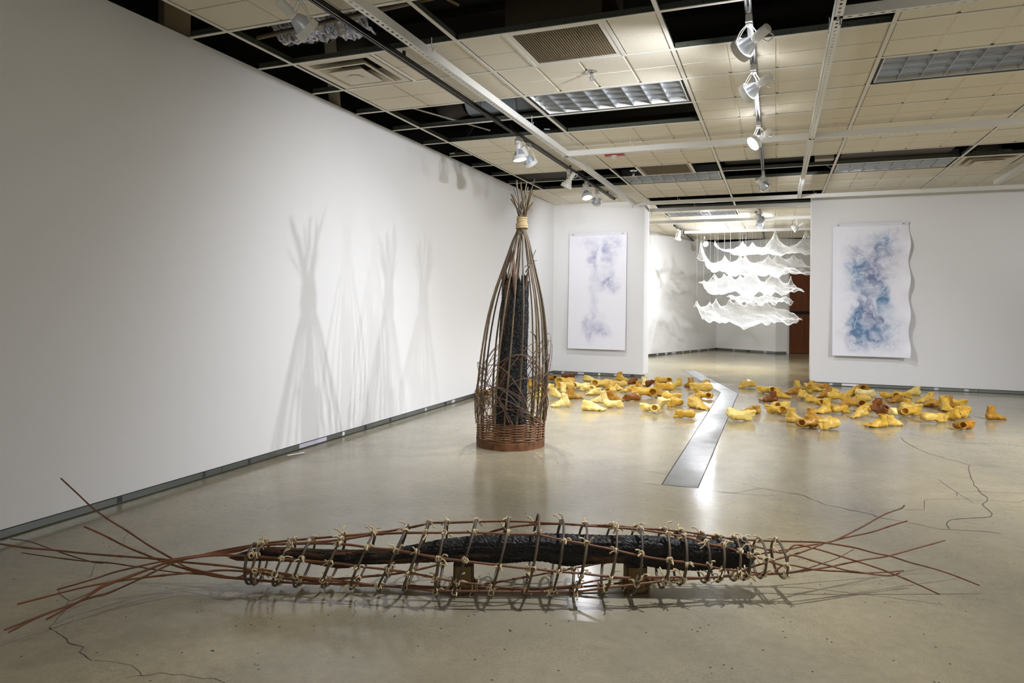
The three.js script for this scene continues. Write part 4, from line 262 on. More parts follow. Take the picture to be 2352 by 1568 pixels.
// ---------------------------------------------------------------- things set into the ceiling grid
const TROF_LABEL = { '1,3': 'unlit louvered ceiling light nearest the large brown return grille', '3,3': 'unlit louvered ceiling light at the upper right, right of the slotted strut', '1,9': 'unlit louvered ceiling light beside the smaller brown grille near the back wall', '3,9': 'unlit louvered ceiling light under a brown duct near the right back wall', '1,15': 'unlit louvered ceiling light in the far room beyond the opening' };
for (const [c, r] of TROF) {
  const x0 = XL(c) + 0.014, x1 = XL(c + 1) - 0.014, z1 = ZL(r) - 0.014, z0 = ZL(r + 1) + 0.014, w = x1 - x0, d = z1 - z0;
  const t = thing('louvered_ceiling_light', TROF_LABEL[c + ',' + r], 'ceiling light', [(x0 + x1) / 2, CEIL, (z0 + z1) / 2], 0, 'unlit louvered ceiling lights');
  const h = 0.09;
  obj('housing', [bx(w, 0.004, d, 0, h, 0), bx(0.004, h, d, -w / 2 + 0.002, h / 2, 0), bx(0.004, h, d, w / 2 - 0.002, h / 2, 0), bx(w, h, 0.004, 0, h / 2, -d / 2 + 0.002), bx(w, h, 0.004, 0, h / 2, d / 2 - 0.002)], std(0x6e6e6c, { roughness: 0.35, metalness: 0.7 }), t);
  const iw = w - 0.05, id = d - 0.05;
  obj('louver_frame', [bx(iw + 0.012, 0.05, 0.006, 0, 0.026, -id / 2), bx(iw + 0.012, 0.05, 0.006, 0, 0.026, id / 2), bx(0.006, 0.05, id, -iw / 2, 0.026, 0), bx(0.006, 0.05, id, iw / 2, 0.026, 0)], M.white, t);
  const wedge = (L, alongX) => { const s = new THREE.Shape(); s.moveTo(-0.0015, 0); s.lineTo(0.0015, 0); s.quadraticCurveTo(0.003, 0.025, 0.014, 0.05); s.lineTo(-0.014, 0.05); s.quadraticCurveTo(-0.003, 0.025, -0.0015, 0); const g = new THREE.ExtrudeGeometry(s, { depth: L, bevelEnabled: false, curveSegments: 5 }); g.translate(0, 0, -L / 2); if (alongX) g.rotateY(Math.PI / 2); return g; };
  const gl = wedge(iw, true), gc = wedge(id, false);
  for (let i = 1; i < 4; i++) { const m = obj('louver_blade', gl, M.alu, t); m.position.set(0, 0.002, -id / 2 + id * i / 4); }
  for (let i = 1; i < 8; i++) { const m = obj('louver_blade', gc, M.alu, t); m.position.set(-iw / 2 + iw * i / 8, 0.001, 0); }
}
for (const [c, r] of DIFF) {
  const s = 0.593 - 0.03, t = thing('air_diffuser', c === 0 ? 'square stepped air diffuser beside the left wall, next to the black track' : 'square stepped air diffuser near the back wall at the right edge', 'air vent', [XL(c) + 0.307, CEIL, (ZL(r) + ZL(r + 1)) / 2], 0, 'square air diffusers');
  const ring = (a, b, ya, yb, th = 0.004) => { const sh = (q, y) => [[-q, y, -q], [q, y, -q], [q, y, q], [-q, y, q]]; const A = sh(a, ya), B = sh(b, yb), p = []; const quad = (P) => p.push(...P[0], ...P[1], ...P[2], ...P[0], ...P[2], ...P[3]); for (let i = 0; i < 4; i++) { const j = (i + 1) % 4; quad([A[i], A[j], B[j], B[i]]); const up = v => [v[0], v[1] + th, v[2]]; quad([up(A[j]), up(A[i]), up(B[i]), up(B[j])]); } const g = new THREE.BufferGeometry(); g.setAttribute('position', new THREE.Float32BufferAttribute(p, 3)); g.setAttribute('uv', new THREE.Float32BufferAttribute(new Array(p.length / 3 * 2).fill(0), 2)); g.computeVertexNormals(); return g; };
  const mm = std(0xd6cdb8, { roughness: 0.6, side: THREE.DoubleSide });
  obj('outer_frame', [ring(s / 2, s / 2 - 0.045, -0.002, -0.002), ring(s / 2 - 0.045, 0.17, -0.002, 0.075)], mm, t);
  obj('middle_cone', [ring(0.205, 0.185, -0.022, -0.022), ring(0.185, 0.13, -0.022, 0.035)], mm, t);
  obj('center_plate', [bx(0.27, 0.004, 0.27, 0, -0.03, 0), ring(0.135, 0.06, -0.03, 0.02), cyl(0.04, 0.055, 0.004, 20).translate(0, -0.034, 0)], mm, t);
  obj('neck', [cyl(0.13, 0.13, 0.4, 28, true).translate(0, 0.27, 0), bx(0.36, 0.003, 0.36, 0, 0.47, 0)], std(0x6a645a, { roughness: 0.6, metalness: 0.3, side: THREE.DoubleSide }), t);
}
for (const [c, r] of GRIL) {
  const x0 = XL(c) + 0.307 + 0.012, x1 = XL(c + 1) - 0.307 - 0.012, w = x1 - x0, d = 0.565, big = r === 1;
  const t = thing('return_grille', big ? 'large brown egg-crate return air grille at the top centre' : 'small brown return air grille farther back, between two open ceiling bays', 'air vent', [(x0 + x1) / 2, CEIL, (ZL(r) + ZL(r + 1)) / 2], 0, 'brown return air grilles');
  obj('frame', [bx(w, 0.006, 0.03, 0, 0, -d / 2 + 0.015), bx(w, 0.006, 0.03, 0, 0, d / 2 - 0.015), bx(0.03, 0.006, d - 0.06, -w / 2 + 0.015, 0, 0), bx(0.03, 0.006, d - 0.06, w / 2 - 0.015, 0, 0)], big ? M.tee : M.grille, t);
  obj('duct_box', [bx(w, 0.003, d, 0, 0.4, 0), bx(0.003, 0.39, d, -w / 2, 0.205, 0), bx(0.003, 0.39, d, w / 2, 0.205, 0), bx(w, 0.39, 0.003, 0, 0.205, -d / 2), bx(w, 0.39, 0.003, 0, 0.205, d / 2)], M.brownDuct, t);
  const iw = w - 0.06, id = d - 0.06, n = big ? 34 : 24, k = big ? 32 : 24; const ga = bx(0.0022, 0.012, id, 0, 0.004, 0), gb = bx(iw, 0.012, 0.0022, 0, 0.004, 0);
  for (let i = 1; i < n; i++) { const m = obj('grille_bar', ga, M.grille, t); m.position.x = -iw / 2 + iw * i / n; }
  for (let i = 1; i < k; i++) { const m = obj('grille_bar', gb, M.grille, t); m.position.z = -id / 2 + id * i / k; }
}
// sprinklers
function sprinkler(x, z, label, ring) {
  const t = thing('sprinkler_head', label, 'sprinkler', [x, CEIL, z], 0, 'ceiling sprinklers');
  obj('cover_ring', lathe([[0.012, -0.001], [0.042, -0.002], [0.044, -0.006], [0.036, -0.012], [0.014, -0.014]], 24), ring || M.chrome, t);
  obj('stem', cyl(0.009, 0.011, 0.04, 12).translate(0, -0.03, 0), M.chrome, t);
  obj('yoke', [tube([V(-0.009, -0.03, 0), V(-0.014, -0.045, 0), V(-0.004, -0.062, 0)], { n: 8, r: () => 0.0025 }), tube([V(0.009, -0.03, 0), V(0.014, -0.045, 0), V(0.004, -0.062, 0)], { n: 8, r: () => 0.0025 })], M.chrome, t);
  obj('deflector', cyl(0.016, 0.016, 0.003, 14).translate(0, -0.064, 0), M.chrome, t);
}
sprinkler(-1.2, -4.6, 'chrome sprinkler head between the large grille and the ceiling light');
sprinkler(-1.6, -8.15, 'chrome sprinkler head hanging in an open ceiling bay left of the small grille');
{ // red ringed detector below the middle strut
  const t = thing('alarm_sounder', 'small red and white ceiling alarm under the cross strut', 'alarm', [-1.62, CEIL, -7.2]);
  obj('red_plate', [bx(0.2, 0.02, 0.07, 0, -0.012, 0)], M.red, t); obj('white_lens', lathe([[0.001, -0.06], [0.02, -0.055], [0.034, -0.035], [0.036, -0.02]], 18), M.white, t);
}
// ---------------------------------------------------------------- slotted steel struts hung under the ceiling
function strut(label, a, b, face, up = 0.052, fl = 0.044, yb = 2.622) {
  // L section: a plain upright leg on the side `face` looks to, a slotted leg below
  const d = V(b[0] - a[0], 0, b[1] - a[1]), L = d.length(); const t = thing('slotted_strut', label, 'strut', [a[0], yb, a[1]], Math.atan2(-d.z, d.x), 'white slotted struts under the ceiling');
  const s = face, gs = [];
  obj('upright_leg', bx(L, up, 0.003, L / 2, up / 2, s * fl / 2), M.steelWhite, t);
  const seg = 1.0, flange = [];
  for (let p = 0; p < L - 0.01; p += seg) {
    const e = Math.min(seg, L - p), sh = new THREE.Shape(); sh.moveTo(p, -fl / 2); sh.lineTo(p + e, -fl / 2); sh.lineTo(p + e, fl / 2); sh.lineTo(p, fl / 2); sh.closePath();
    for (let q = 0.025; q < e - 0.02; q += 0.05) { const h = new THREE.Path(), R = 0.0068, l = 0.006; h.absarc(p + q + l, 0, R, -Math.PI / 2, Math.PI / 2, false); h.absarc(p + q - l, 0, R, Math.PI / 2, Math.PI * 1.5, false); sh.holes.push(h); }
    const g = new THREE.ExtrudeGeometry(sh, { depth: 0.003, bevelEnabled: false, curveSegments: 4 }); g.rotateX(Math.PI / 2); g.translate(0, 0.003, 0); flange.push(g);
  }
  obj('slotted_leg', flange, M.steelWhite, t);
  const hang = []; for (let p = 0.7; p < L; p += 1.83) obj('hanger', [bar(V(p, up, s * fl / 2), V(p, CEIL - yb, s * fl / 2), 0.004), bar(V(p, up * 0.6, s * fl / 2 + s * 0.004), V(p + 0.03, up + 0.02, s * fl / 2 + s * 0.004), 0.004)], M.steelWhite, t);
  obj('bolt', [cyl(0.009, 0.009, 0.006, 6).translate(0.03, -0.003, 0), cyl(0.004, 0.004, 0.035, 6).translate(0.03, -0.02, 0)], M.galv, t);
  return t;
}
strut('long white slotted strut running beside the black track from the camera to the back wall', [-1.985, 2.5], [-1.985, -10.2], 1);
strut('white slotted strut running from the top right towards the opening, beside the middle track', [0.29, 2.0], [0.29, -10.2], -1);
strut('white slotted cross strut at the top right corner of the picture', [0.27, -3.9], [6.4, -3.9], 1);
strut('white slotted cross strut spanning the middle of the ceiling', [-2.03, -6.64], [6.4, -6.64], 1);
strut('white slotted cross strut just in front of the opening and back walls', [-2.05, -10.235], [6.4, -10.235], 1);
strut('short white slotted strut meeting the right back wall at the right edge', [2.47, -6.7], [2.47, -9.8], -1);
strut('white strut across the top of the opening, in line with the pillar', [-1.9, -11.05], [0.47, -11.05], 1);
strut('white strut in the far room above the hanging nets, nearer one', [-3.0, -12.65], [3.6, -12.65], 1);
strut('white strut in the far room directly behind the hanging nets', [-1.78, -14.55], [3.6, -14.55], 1);
// ---------------------------------------------------------------- lamp tracks
function trackRail(label, x, z0, z1) {
  const L = z0 - z1, t = thing('light_track', label, 'light track', [x, 2.68, (z0 + z1) / 2], 0, 'lighting tracks');
  obj('channel', [bx(0.034, 0.004, L, 0, 0.026, 0), bx(0.004, 0.03, L, -0.015, 0.012, 0), bx(0.004, 0.03, L, 0.015, 0.012, 0)], M.track, t);
  obj('conductor_rail', [bx(0.005, 0.004, L, -0.009, 0.001, 0)], M.trackEdge, t); obj('conductor_rail', [bx(0.005, 0.004, L, 0.009, 0.001, 0)], M.trackEdge, t);
  obj('end_cap', [bx(0.04, 0.034, 0.03, 0, 0.012, -L / 2)], M.track, t);
  obj('end_bracket', [bx(0.12, 0.008, 0.02, 0, 0.02, -L / 2 + 0.03)], M.track, t);
  for (let p = -L / 2 + 0.4; p < L / 2; p += 1.9) obj('standoff', bx(0.016, CEIL - 2.708, 0.016, 0, 0.028 + (CEIL - 2.708) / 2, p), M.track, t);
}
trackRail('black lighting track nearest the left wall', -2.235, 2.4, -9.93);
trackRail('lighting track running down the middle of the ceiling towards the opening', -0.145, 2.2, -9.93);
trackRail('lighting track in the far room beyond the opening', -0.25, -11.2, -16.6);
trackRail('lighting track beside the far left wall of the second room', -1.86, -13.6, -16.9);
// track lamps: adapter, wire yoke, ribbed reflector bulb; heads aim along `aim`
function trackLamp(label, x, z, aim, o = {}) {
  const { power = 0, angle = 62, color = LAMP_COLOR, ty = 2.68, drop = 0.105, pen = 1, dull = false, leak = 0 } = o;
  const t = thing('track_lamp', label, 'track lamp', [x, ty, z], 0, 'white track lamps');
  obj('adapter', [bx(0.034, 0.045, 0.06, 0, -0.018, 0), cyl(0.016, 0.02, 0.012, 14).translate(0, -0.046, 0)], M.lampWhite, t);
  const dir = V(...aim).normalize(), piv = V(0, -0.045 - drop, 0).addScaledVector(dir, 0.0);
  const head = new THREE.Group(); head.name = 'lamp_head'; head.position.copy(piv); head.quaternion.setFromUnitVectors(V(0, -1, 0), dir); t.add(head);
  // head built pointing down (-y); gimbal ring at its mouth
  obj('socket', lathe([[0.0, 0.135], [0.022, 0.134], [0.026, 0.128], [0.026, 0.055], [0.021, 0.05], [0.021, 0.03]], 20), M.lampWhite, head);
  const ribs = []; { const n = 36, P = [], idx = [], nr = 7; for (let i = 0; i <= nr; i++) { const s = i / nr, R = mix(0.021, 0.058, Math.pow(s, 0.72)), y = mix(0.035, -0.045, s); for (let k = 0; k <= n * 2; k++) { const f = k / (n * 2) * Math.PI * 2, q = R * (1 + (k % 2 ? 0.035 : -0.01) * s); P.push(Math.cos(f) * q, y, Math.sin(f) * q); } } const S = n * 2 + 1; for (let i = 0; i < nr; i++) for (let k = 0; k < n * 2; k++) { const a = i * S + k; idx.push(a, a + 1, a + S, a + 1, a + S + 1, a + S); } const g = new THREE.BufferGeometry(); g.setAttribute('position', new THREE.Float32BufferAttribute(P, 3)); g.setAttribute('uv', new THREE.Float32BufferAttribute(new Array(P.length / 3 * 2).fill(0), 2)); g.setIndex(idx); g.computeVertexNormals(); ribs.push(g); }
  obj('reflector', ribs, std(dull ? 0xd9d6cc : 0xc9d0d8, { roughness: dull ? 0.5 : 0.25, metalness: dull ? 0.0 : 0.4, side: THREE.DoubleSide, emissive: leak ? 0xf2f4fb : 0x000000, emissiveIntensity: leak ? 0.12 : 0 }), head);
  obj('mouth_ring', lathe([[0.061, -0.028], [0.065, -0.028], [0.066, -0.066], [0.063, -0.067], [0.061, -0.064], [0.061, -0.028]], 28), M.lampWhite, head);
  obj('lens', lathe([[0.0, -0.056], [0.03, -0.054], [0.058, -0.046]], 24), power ? M.glow : M.off, head);
  obj('cord', tube([V(0.024, 0.12, 0), V(0.05, 0.13, 0.01), V(0.055, 0.09, 0.012), V(0.022, 0.075, 0.004)], { n: 16, r: () => 0.0035, seg: 6 }), M.lampWhite, head);
  // yoke arms from the adapter down to the ring, each arm a pair of bars
  const side = V(0, 0, 0).crossVectors(dir, V(0, 1, 0)); if (side.lengthSq() < 0.01) side.set(1, 0, 0); side.normalize();
  for (const s of [-1, 1]) {
    const end = piv.clone().addScaledVector(side, s * 0.066).addScaledVector(dir, 0.045), mid = V(0, -0.05 - drop * 0.45, 0).addScaledVector(side, s * 0.06);
    const off = V(0, 0, 0).crossVectors(side, V(0, 1, 0)).normalize().multiplyScalar(0.009);
    obj('yoke_arm', [-1, 1].map(q => tube([V(0, -0.05, 0).addScaledVector(side, s * 0.012).addScaledVector(off, q), mid.clone().addScaledVector(off, q), end.clone().addScaledVector(off, q * 0.4)], { n: 12, r: () => 0.003, seg: 6 })), M.lampWhite, t);
  }
  if (leak) { // the moulded glass bulb also lets some light out through its back
    const P = new THREE.PointLight(color, leak, 0, 2); P.position.set(0, 0.005, 0); P.castShadow = true; P.shadow.radius = 0.8; P.name = 'bulb_light'; head.add(P);
  }
  if (power) {
    const L = new THREE.SpotLight(color, power, 0, THREE.MathUtils.degToRad(angle), pen, 2);
    L.position.copy(piv).addScaledVector(dir, 0.085); L.target.position.copy(piv).addScaledVector(dir, 2); L.castShadow = true; L.shadow.radius = 1.2; L.shadow.mapSize.set(1024, 1024); L.name = 'lamp_light'; L.target.name = 'lamp_target'; t.add(L); t.add(L.target);
  }
  return t;
}
const aimAt = (x, z, tx, ty, tz) => [tx - x, ty - 2.53, tz - z];
// middle track: three lamps wash the left wall past the tall basket
trackLamp('large white track lamp at the top of the middle track, cord looped behind it', -0.145, -3.86, aimAt(-0.145, -3.86, -3.37, 0.95, -6.3), { power: LAMP.wash, angle: 60, leak: 0.16 });
trackLamp('lit white track lamp on the middle track above the wide tile field', -0.145, -4.66, aimAt(-0.145, -4.66, -3.37, 0.9, -6.4), { power: LAMP.wash, angle: 58, leak: 0.16 });
trackLamp('glaring white track lamp on the middle track in front of the cross strut', -0.145, -6.1, aimAt(-0.145, -6.1, -2.4, 0.5, -4.7), { power: LAMP.wash * 1.7, angle: 43, leak: 0.16 });
trackLamp('dark white track lamp nearest the opening on the middle track, head tilted right', -0.145, -8.4, aimAt(-0.145, -8.4, 1.4, 1.3, -10.7), { power: LAMP.wall * 0.8, angle: 52 });
// left track
trackLamp('white track lamp hanging over the left wall at the top edge, body with print', -2.235, -2.8, [0.29, -0.42, -0.55], { power: LAMP.down * 0.3, angle: 38 });
trackLamp('pale ribbed track lamp on the black track, left of a lit pair', -2.235, -5.94, [0.16, -1, 0.0], { power: LAMP.down * 1.3, angle: 40 });
trackLamp('lit track lamp on the black track, right of a lit pair', -2.235, -6.2, [0.4, -1, -0.75], { power: LAMP.down * 0.9, angle: 48 });
trackLamp('unlit looking white track lamp on the black track tilted left over open ceiling', -2.235, -7.56, [-0.55, -1, 0.1], { dull: true });
trackLamp('white track lamp with dangling side wires on the black track', -2.235, -8.36, [0.3, -1, 0.28], { power: LAMP.down, angle: 55 });
trackLamp('lit track lamp at the far end of the black track by the back wall', -2.235, -8.9, [-0.3, -0.62, -0.95], { power: LAMP.wall * 0.6, angle: 60 });
// the same tracks go on behind the camera, and another one hangs over the right half of the room
trackRail('lighting track over the right half of the room, outside the picture', 3.7, 2.2, -9.5);
trackLamp('lit track lamp outside the picture, on the middle track above the long willow lattice', -0.145, -3.05, [-0.05, -1, 0.42], { power: LAMP.down * 1.0, angle: 50 });
for (const [x, z, a, p] of [[-0.145, 0.7, [0.6, -0.7, 1.6], 0.95], [-0.145, 1.6, [1.6, -0.8, 0.8], 1.15], [-2.235, 1.2, [1.2, -0.9, 1.6], 0.75], [3.7, -2.2, [-0.6, -1, -0.7], 0.35], [3.7, -4.6, [-0.9, -1, -0.3], 2.4], [3.7, -6.2, [-0.8, -1, -0.3], 2.7], [3.7, -8.3, [-0.15, -0.8, -1], 0.22], [3.7, 0.2, [0.8, -0.8, 1.2], 1]]) trackLamp(`lit track lamp outside the picture, ${x < -1 ? 'on the black track behind the camera' : x < 1 ? 'on the middle track behind the camera, ' + (z < 1 ? 'nearer one' : 'farther one') : 'on the right-hand track, ' + (z > 0 ? 'rear end' : z > -3 ? 'rear middle' : z > -5 ? 'front middle' : z > -7 ? 'front' : 'by the back wall')}`, x, z, a, { power: LAMP.fill * p, angle: z > -5 && a[0] < 0 ? 50 : 61 });
// far room
trackLamp('lit track lamp close to the far left wall of the second room', -1.86, -14.2, [-0.3, -1, -0.2], { power: LAMP.far * 0.2, angle: 60, color: FAR_COLOR });
trackLamp('glaring track lamp left of the hanging nets in the second room', -1.5, -15.9, [0.75, -0.55, 1.2], { power: LAMP.far * 0.8, angle: 60, color: FAR_COLOR, ty: 2.68 });
trackLamp('glaring track lamp behind the right end of the hanging nets', 0.34, -13.1, [-1.0, -0.62, 0.1], { power: LAMP.far * 1.4, angle: 72, color: FAR_COLOR });
trackLamp('white track lamp turned away above the hanging nets, nearer one', -0.25, -11.5, [0.5, -0.8, -0.9], { power: LAMP.far * 0.25, angle: 60, color: FAR_COLOR });
trackLamp('white track lamp above the hanging nets, farther one', -0.25, -12.35, [-0.45, -0.8, -0.9], { power: LAMP.far * 0.9, angle: 60, color: FAR_COLOR });
// ---------------------------------------------------------------- what hangs in the void above the open bays
{ // crumpled foil duct
  const P = [], g = gridGeo(90, 44, (u, v) => { const f = v * Math.PI * 2, k = u * 1.2; const w = fbm(u * 9, Math.cos(f) * 2, Math.sin(f) * 2, 4), w2 = Math.abs(N.noise(u * 26 + w * 3, Math.cos(f) * 5, Math.sin(f) * 5)); const R = 0.235 + 0.07 * w - 0.05 * w2; return [-3.02 + u * 0.7, 3.05 + Math.sin(f) * R * 1.02 - 0.02 * u, -3.63 + Math.cos(f) * R * 0.8]; });
  tag(obj('foil_duct', g, Object.assign(M.foil.clone(), { side: THREE.DoubleSide })), 'crumpled silver foil duct seen through the open bay by the diffuser', 'duct');
}
{
  const t = thing('spiral_duct', 'round galvanised spiral duct above the open ceiling bays', 'duct', [-2.2, 3.1, -5.98], 0); const L = 2.3, R = 0.17;
  obj('pipe', gridGeo(60, 36, (u, v) => { const f = v * Math.PI * 2, q = R + 0.0; return [mix(-0.55, L - 0.55, u), Math.sin(f) * q, Math.cos(f) * q]; }), Object.assign(M.duct.clone(), { side: THREE.DoubleSide }), t);
  const sp = []; for (let i = 0; i <= 220; i++) { const a = i / 220 * Math.PI * 2 * 13; sp.push(V(mix(-0.55, L - 0.55, i / 220), Math.sin(a) * (R + 0.003), Math.cos(a) * (R + 0.003))); } obj('seam', tube(sp, { n: 440, r: () => 0.004, seg: 5 }), M.duct, t);
}
tag(obj('flexible_duct', tube([V(-2.78, 3.1, -5.98), V(-2.98, 3.1, -6.02), V(-3.12, 3.2, -6.4), V(-3.0, 3.5, -6.9)], { n: 60, seg: 18, r: (t) => 0.15 + 0.006 * Math.sin(t * 260) }), std(0x2d2720, { roughness: 0.7 })), 'dark ribbed flexible duct joined to the spiral duct', 'duct');
tag(obj('wall_stud', [bar(V(-3.5, 2.72, -3.2), V(-3.5, 4.0, -3.2), 0.2, 0.05)], std(0x9a8a6c, { roughness: 0.9 })), 'pale upright stud showing above the left wall at the top left', 'stud');
tag(obj('diagonal_brace', [bar(V(-3.1, 3.3, -4.2), V(-3.42, 2.74, -4.75), 0.09, 0.02)], std(0x8d8676, { roughness: 0.7, metalness: 0.3 })), 'pale diagonal metal brace behind the stepped diffuser', 'brace');
tag(obj('diagonal_brace', [bar(V(-2.35, 2.86, -6.75), V(-2.1, 2.84, -6.35), 0.06, 0.01)], M.galv), 'slotted galvanised brace under the spiral duct', 'brace');
tag(obj('diagonal_brace', [bar(V(-3.2, 3.2, -7.1), V(-3.3, 2.76, -6.7), 0.07, 0.02)], M.galv), 'short galvanised brace beside the left wall behind the lit pair', 'brace');
tag(obj('conduit_pipe', rodGeo(V(-3.04, 2.815, -2.9), V(-2.9, 2.815, -3.35), 0.01, 10), std(0x9b9280, { roughness: 0.5 })), 'pale conduit pipe running beside the foil duct', 'pipe');
tag(obj('conduit_pipe', rodGeo(V(-3.05, 2.785, -3.42), V(-1.3, 2.80, -3.28), 0.014, 10), std(0x6b5c46, { roughness: 0.6 })), 'brown conduit pipe crossing in front of the foil duct', 'pipe');
tag(obj('conduit_pipe', rodGeo(V(-1.95, 2.9, -3.05), V(-1.75, 2.88, -3.62), 0.009, 10), std(0x7c6a4a, { roughness: 0.6 })), 'thin brown conduit in the open bay right of the white strut', 'pipe');
tag(obj('conduit_pipe', rodGeo(V(-1.55, 3.1, -3.2), V(-1.35, 3.0, -3.7), 0.006, 10), std(0x8b8272, { roughness: 0.6 })), 'thin grey rod in the dark bay above the large grille', 'pipe');
tag(obj('plywood_board', [bar(V(-2.85, 2.84, -6.45), V(-2.45, 2.86, -6.95), 0.16, 0.015)], M.ply), 'brown plywood offcut lying above the open bay by the left track', 'board');
tag(obj('conduit_pipe', rodGeo(V(-2.95, 2.81, -5.15), V(-2.6, 2.81, -6.1), 0.007, 8), std(0x8f8a7c, { roughness: 0.5 })), 'thin pale rod lying above the two open bays by the left wall', 'pipe');
{ const t = thing('junction_box', 'pale control boxes in the open bay beside the slotted strut near the opening', 'control box', [0.5, 2.87, -8.3]); obj('box', bx(0.2, 0.08, 0.13), std(0xb9ae98), t); obj('box', bx(0.19, 0.07, 0.12, -0.01, -0.09, 0.04), std(0xb0a591), t); obj('wire', tube([V(0.1, -0.1, 0), V(0.15, -0.05, -0.3), V(0.1, -0.1, -0.6), V(0.0, 0.1, -0.9)], { n: 20, r: () => 0.005 }), M.white, t); }
tag(obj('rectangular_duct', [span(0.66, 1.72, 2.79, 3.15, -8.5, -8.12)], M.brownDuct), 'brown rectangular duct filling the open bay above the right louvered light', 'duct');
tag(obj('rectangular_duct', [span(-0.6, 0.32, 2.9, 3.3, -9.0, -8.3)], std(0x2c261e, { roughness: 0.6, metalness: 0.3 })), 'dark rectangular duct above the open bays in front of the opening', 'duct');
tag(obj('rectangular_duct', [span(-3.3, -2.4, 2.85, 3.2, -8.9, -8.3)], std(0x33291c, { roughness: 0.8 })), 'brown wrapped duct above the open bays beside the left wall', 'duct');
// ---------------------------------------------------------------- two unframed drawings on film
function drawing(label, x0, x1, y0, y1, wallZ, kind) {
  const w = x1 - x0, h = y1 - y0, W = 384, Hh = Math.round(384 * h / w);
  const blobs = kind === 'left'
    ? [[0.42, 0.79, 0.05, 0.07, 0.75], [0.65, 0.86, 0.06, 0.05, 0.6], [0.80, 0.90, 0.09, 0.06, 0.4], [0.67, 0.74, 0.07, 0.05, 0.35], [0.68, 0.60, 0.09, 0.04, 0.6], [0.62, 0.55, 0.06, 0.04, 0.5], [0.76, 0.52, 0.06, 0.03, 0.45], [0.45, 0.62, 0.05, 0.09, 0.2], [0.45, 0.42, 0.06, 0.09, 0.25], [0.30, 0.21, 0.04, 0.04, 0.4], [0.46, 0.20, 0.10, 0.07, 0.45], [0.38, 0.12, 0.06, 0.03, 0.5], [0.6, 0.15, 0.1, 0.04, 0.3], [0.35, 0.93, 0.15, 0.03, 0.18]]
    : [[0.32, 0.79, 0.1, 0.05, 0.4], [0.66, 0.85, 0.09, 0.05, 0.6], [0.75, 0.77, 0.1, 0.06, 0.4], [0.58, 0.75, 0.06, 0.08, 0.4], [0.33, 0.66, 0.08, 0.04, 0.95], [0.55, 0.66, 0.14, 0.10, 0.45], [0.55, 0.56, 0.1, 0.06, 0.6], [0.34, 0.55, 0.1, 0.06, 0.4], [0.68, 0.44, 0.05, 0.07, 0.95], [0.42, 0.40, 0.08, 0.05, 0.7], [0.34, 0.34, 0.05, 0.05, 0.6], [0.46, 0.32, 0.08, 0.05, 0.6], [0.30, 0.23, 0.06, 0.08, 1.0], [0.42, 0.18, 0.12, 0.06, 0.75], [0.60, 0.27, 0.06, 0.04, 0.8], [0.24, 0.17, 0.08, 0.05, 0.4], [0.7, 0.20, 0.14, 0.08, 0.35], [0.55, 0.12, 0.2, 0.05, 0.35], [0.84, 0.93, 0.04, 0.02, 0.35], [0.5, 0.45, 0.18, 0.25, 0.2]];
  const sd = kind === 'left' ? 2.2 : 8.8;
  const map = tex(W, Hh, (px, py, u, v) => {
    const wx = 0.15 * fbm(u * 5, v * 9, sd, 5), wy = 0.08 * fbm(u * 5 + 7, v * 9, sd + 3, 5); let d = 0, blue = 0;
    for (let i = 0; i < blobs.length; i++) { const b = blobs[i], q = ((u + wx - b[0]) / b[2]) ** 2 + ((v + wy - b[1]) / b[3]) ** 2; const e = Math.exp(-q * 0.55) * b[4]; d += e; if (i % 3 === 1 || b[4] > 0.9) blue += e; }
    // fine pale netting drawn out of the pigment
    const a = u * 95 + 9 * fbm(u * 5, v * 9, sd + 1, 3), c = v * 175 + 9 * fbm(u * 5 + 3, v * 9, sd + 5, 3); const knit = 0.5 + 0.5 * Math.sin(a + c) * Math.sin(a - c);
    const fold = Math.pow(1 - Math.min(1, Math.abs(fbm(u * 5 + wx * 9, v * 8 + wy * 9, sd + 9, 4)) * 9), 2);
    let den = clamp(d * (0.75 + 1.0 * fbm(u * 12 + wx * 12, v * 18, sd, 4))); den *= 1 - 0.2 * knit * (0.5 + 0.5 * fold); den *= 1 - 0.6 * fold; den = clamp(den * 0.8);
    const bl = clamp(blue / (d + 0.05)); const R = mix(240, kind === 'left' ? mix(104, 92, bl) : mix(86, 40, bl), den), G = mix(239, kind === 'left' ? mix(104, 104, bl) : mix(88, 92, bl), den), B = mix(243, kind === 'left' ? mix(146, 150, bl) : mix(126, 140, bl), den); const hd = v > 0.975 ? 0.94 : 1;
    return [R * hd, G * hd, B * hd];
  });
  map.wrapS = map.wrapT = THREE.ClampToEdgeWrapping;
  const t = thing('film_drawing', label, 'drawing', [(x0 + x1) / 2, y0, wallZ]); const right = kind === 'right';
  const sheet = (off) => gridGeo(24, 60, (u, v) => { const e = right ? sstep(0.9, 1, u) : 0; const wave = 0.022 * e * Math.sin(v * 24 + 1) + (right ? 0.03 * e * (1 - v) : 0); const z = 0.03 + (1 - v) * (1 - v) * 0.05 + 0.006 * fbm(u * 2, v * 5, sd, 2) * (1 - v) + wave; return [(u - 0.5) * w + (right ? 0.012 * e * Math.sin(v * 24) + 0.012 * e : 0), v * h, z + off, u, v]; });
  obj('sheet', [sheet(0.0006), sheet(-0.0006)], std(0xffffff, { map, roughness: 0.45, side: THREE.DoubleSide }), t);
  for (const s of [-1, 1]) obj('magnet', bx(0.022, 0.016, 0.006, s * (w / 2 - 0.065), h - 0.022, 0.036), std(0x9a97a2, { roughness: 0.4 }), t);
}
drawing('hanging film with faint violet smoke-like drawing on the left pillar wall', -3.1, -2.17, 0.425, 2.265, -10.6, 'left');
drawing('hanging film with blue and violet swirling drawing, wavy right edge, on the right back wall', 0.757, 1.7, 0.44, 2.305, -10.73, 'right');
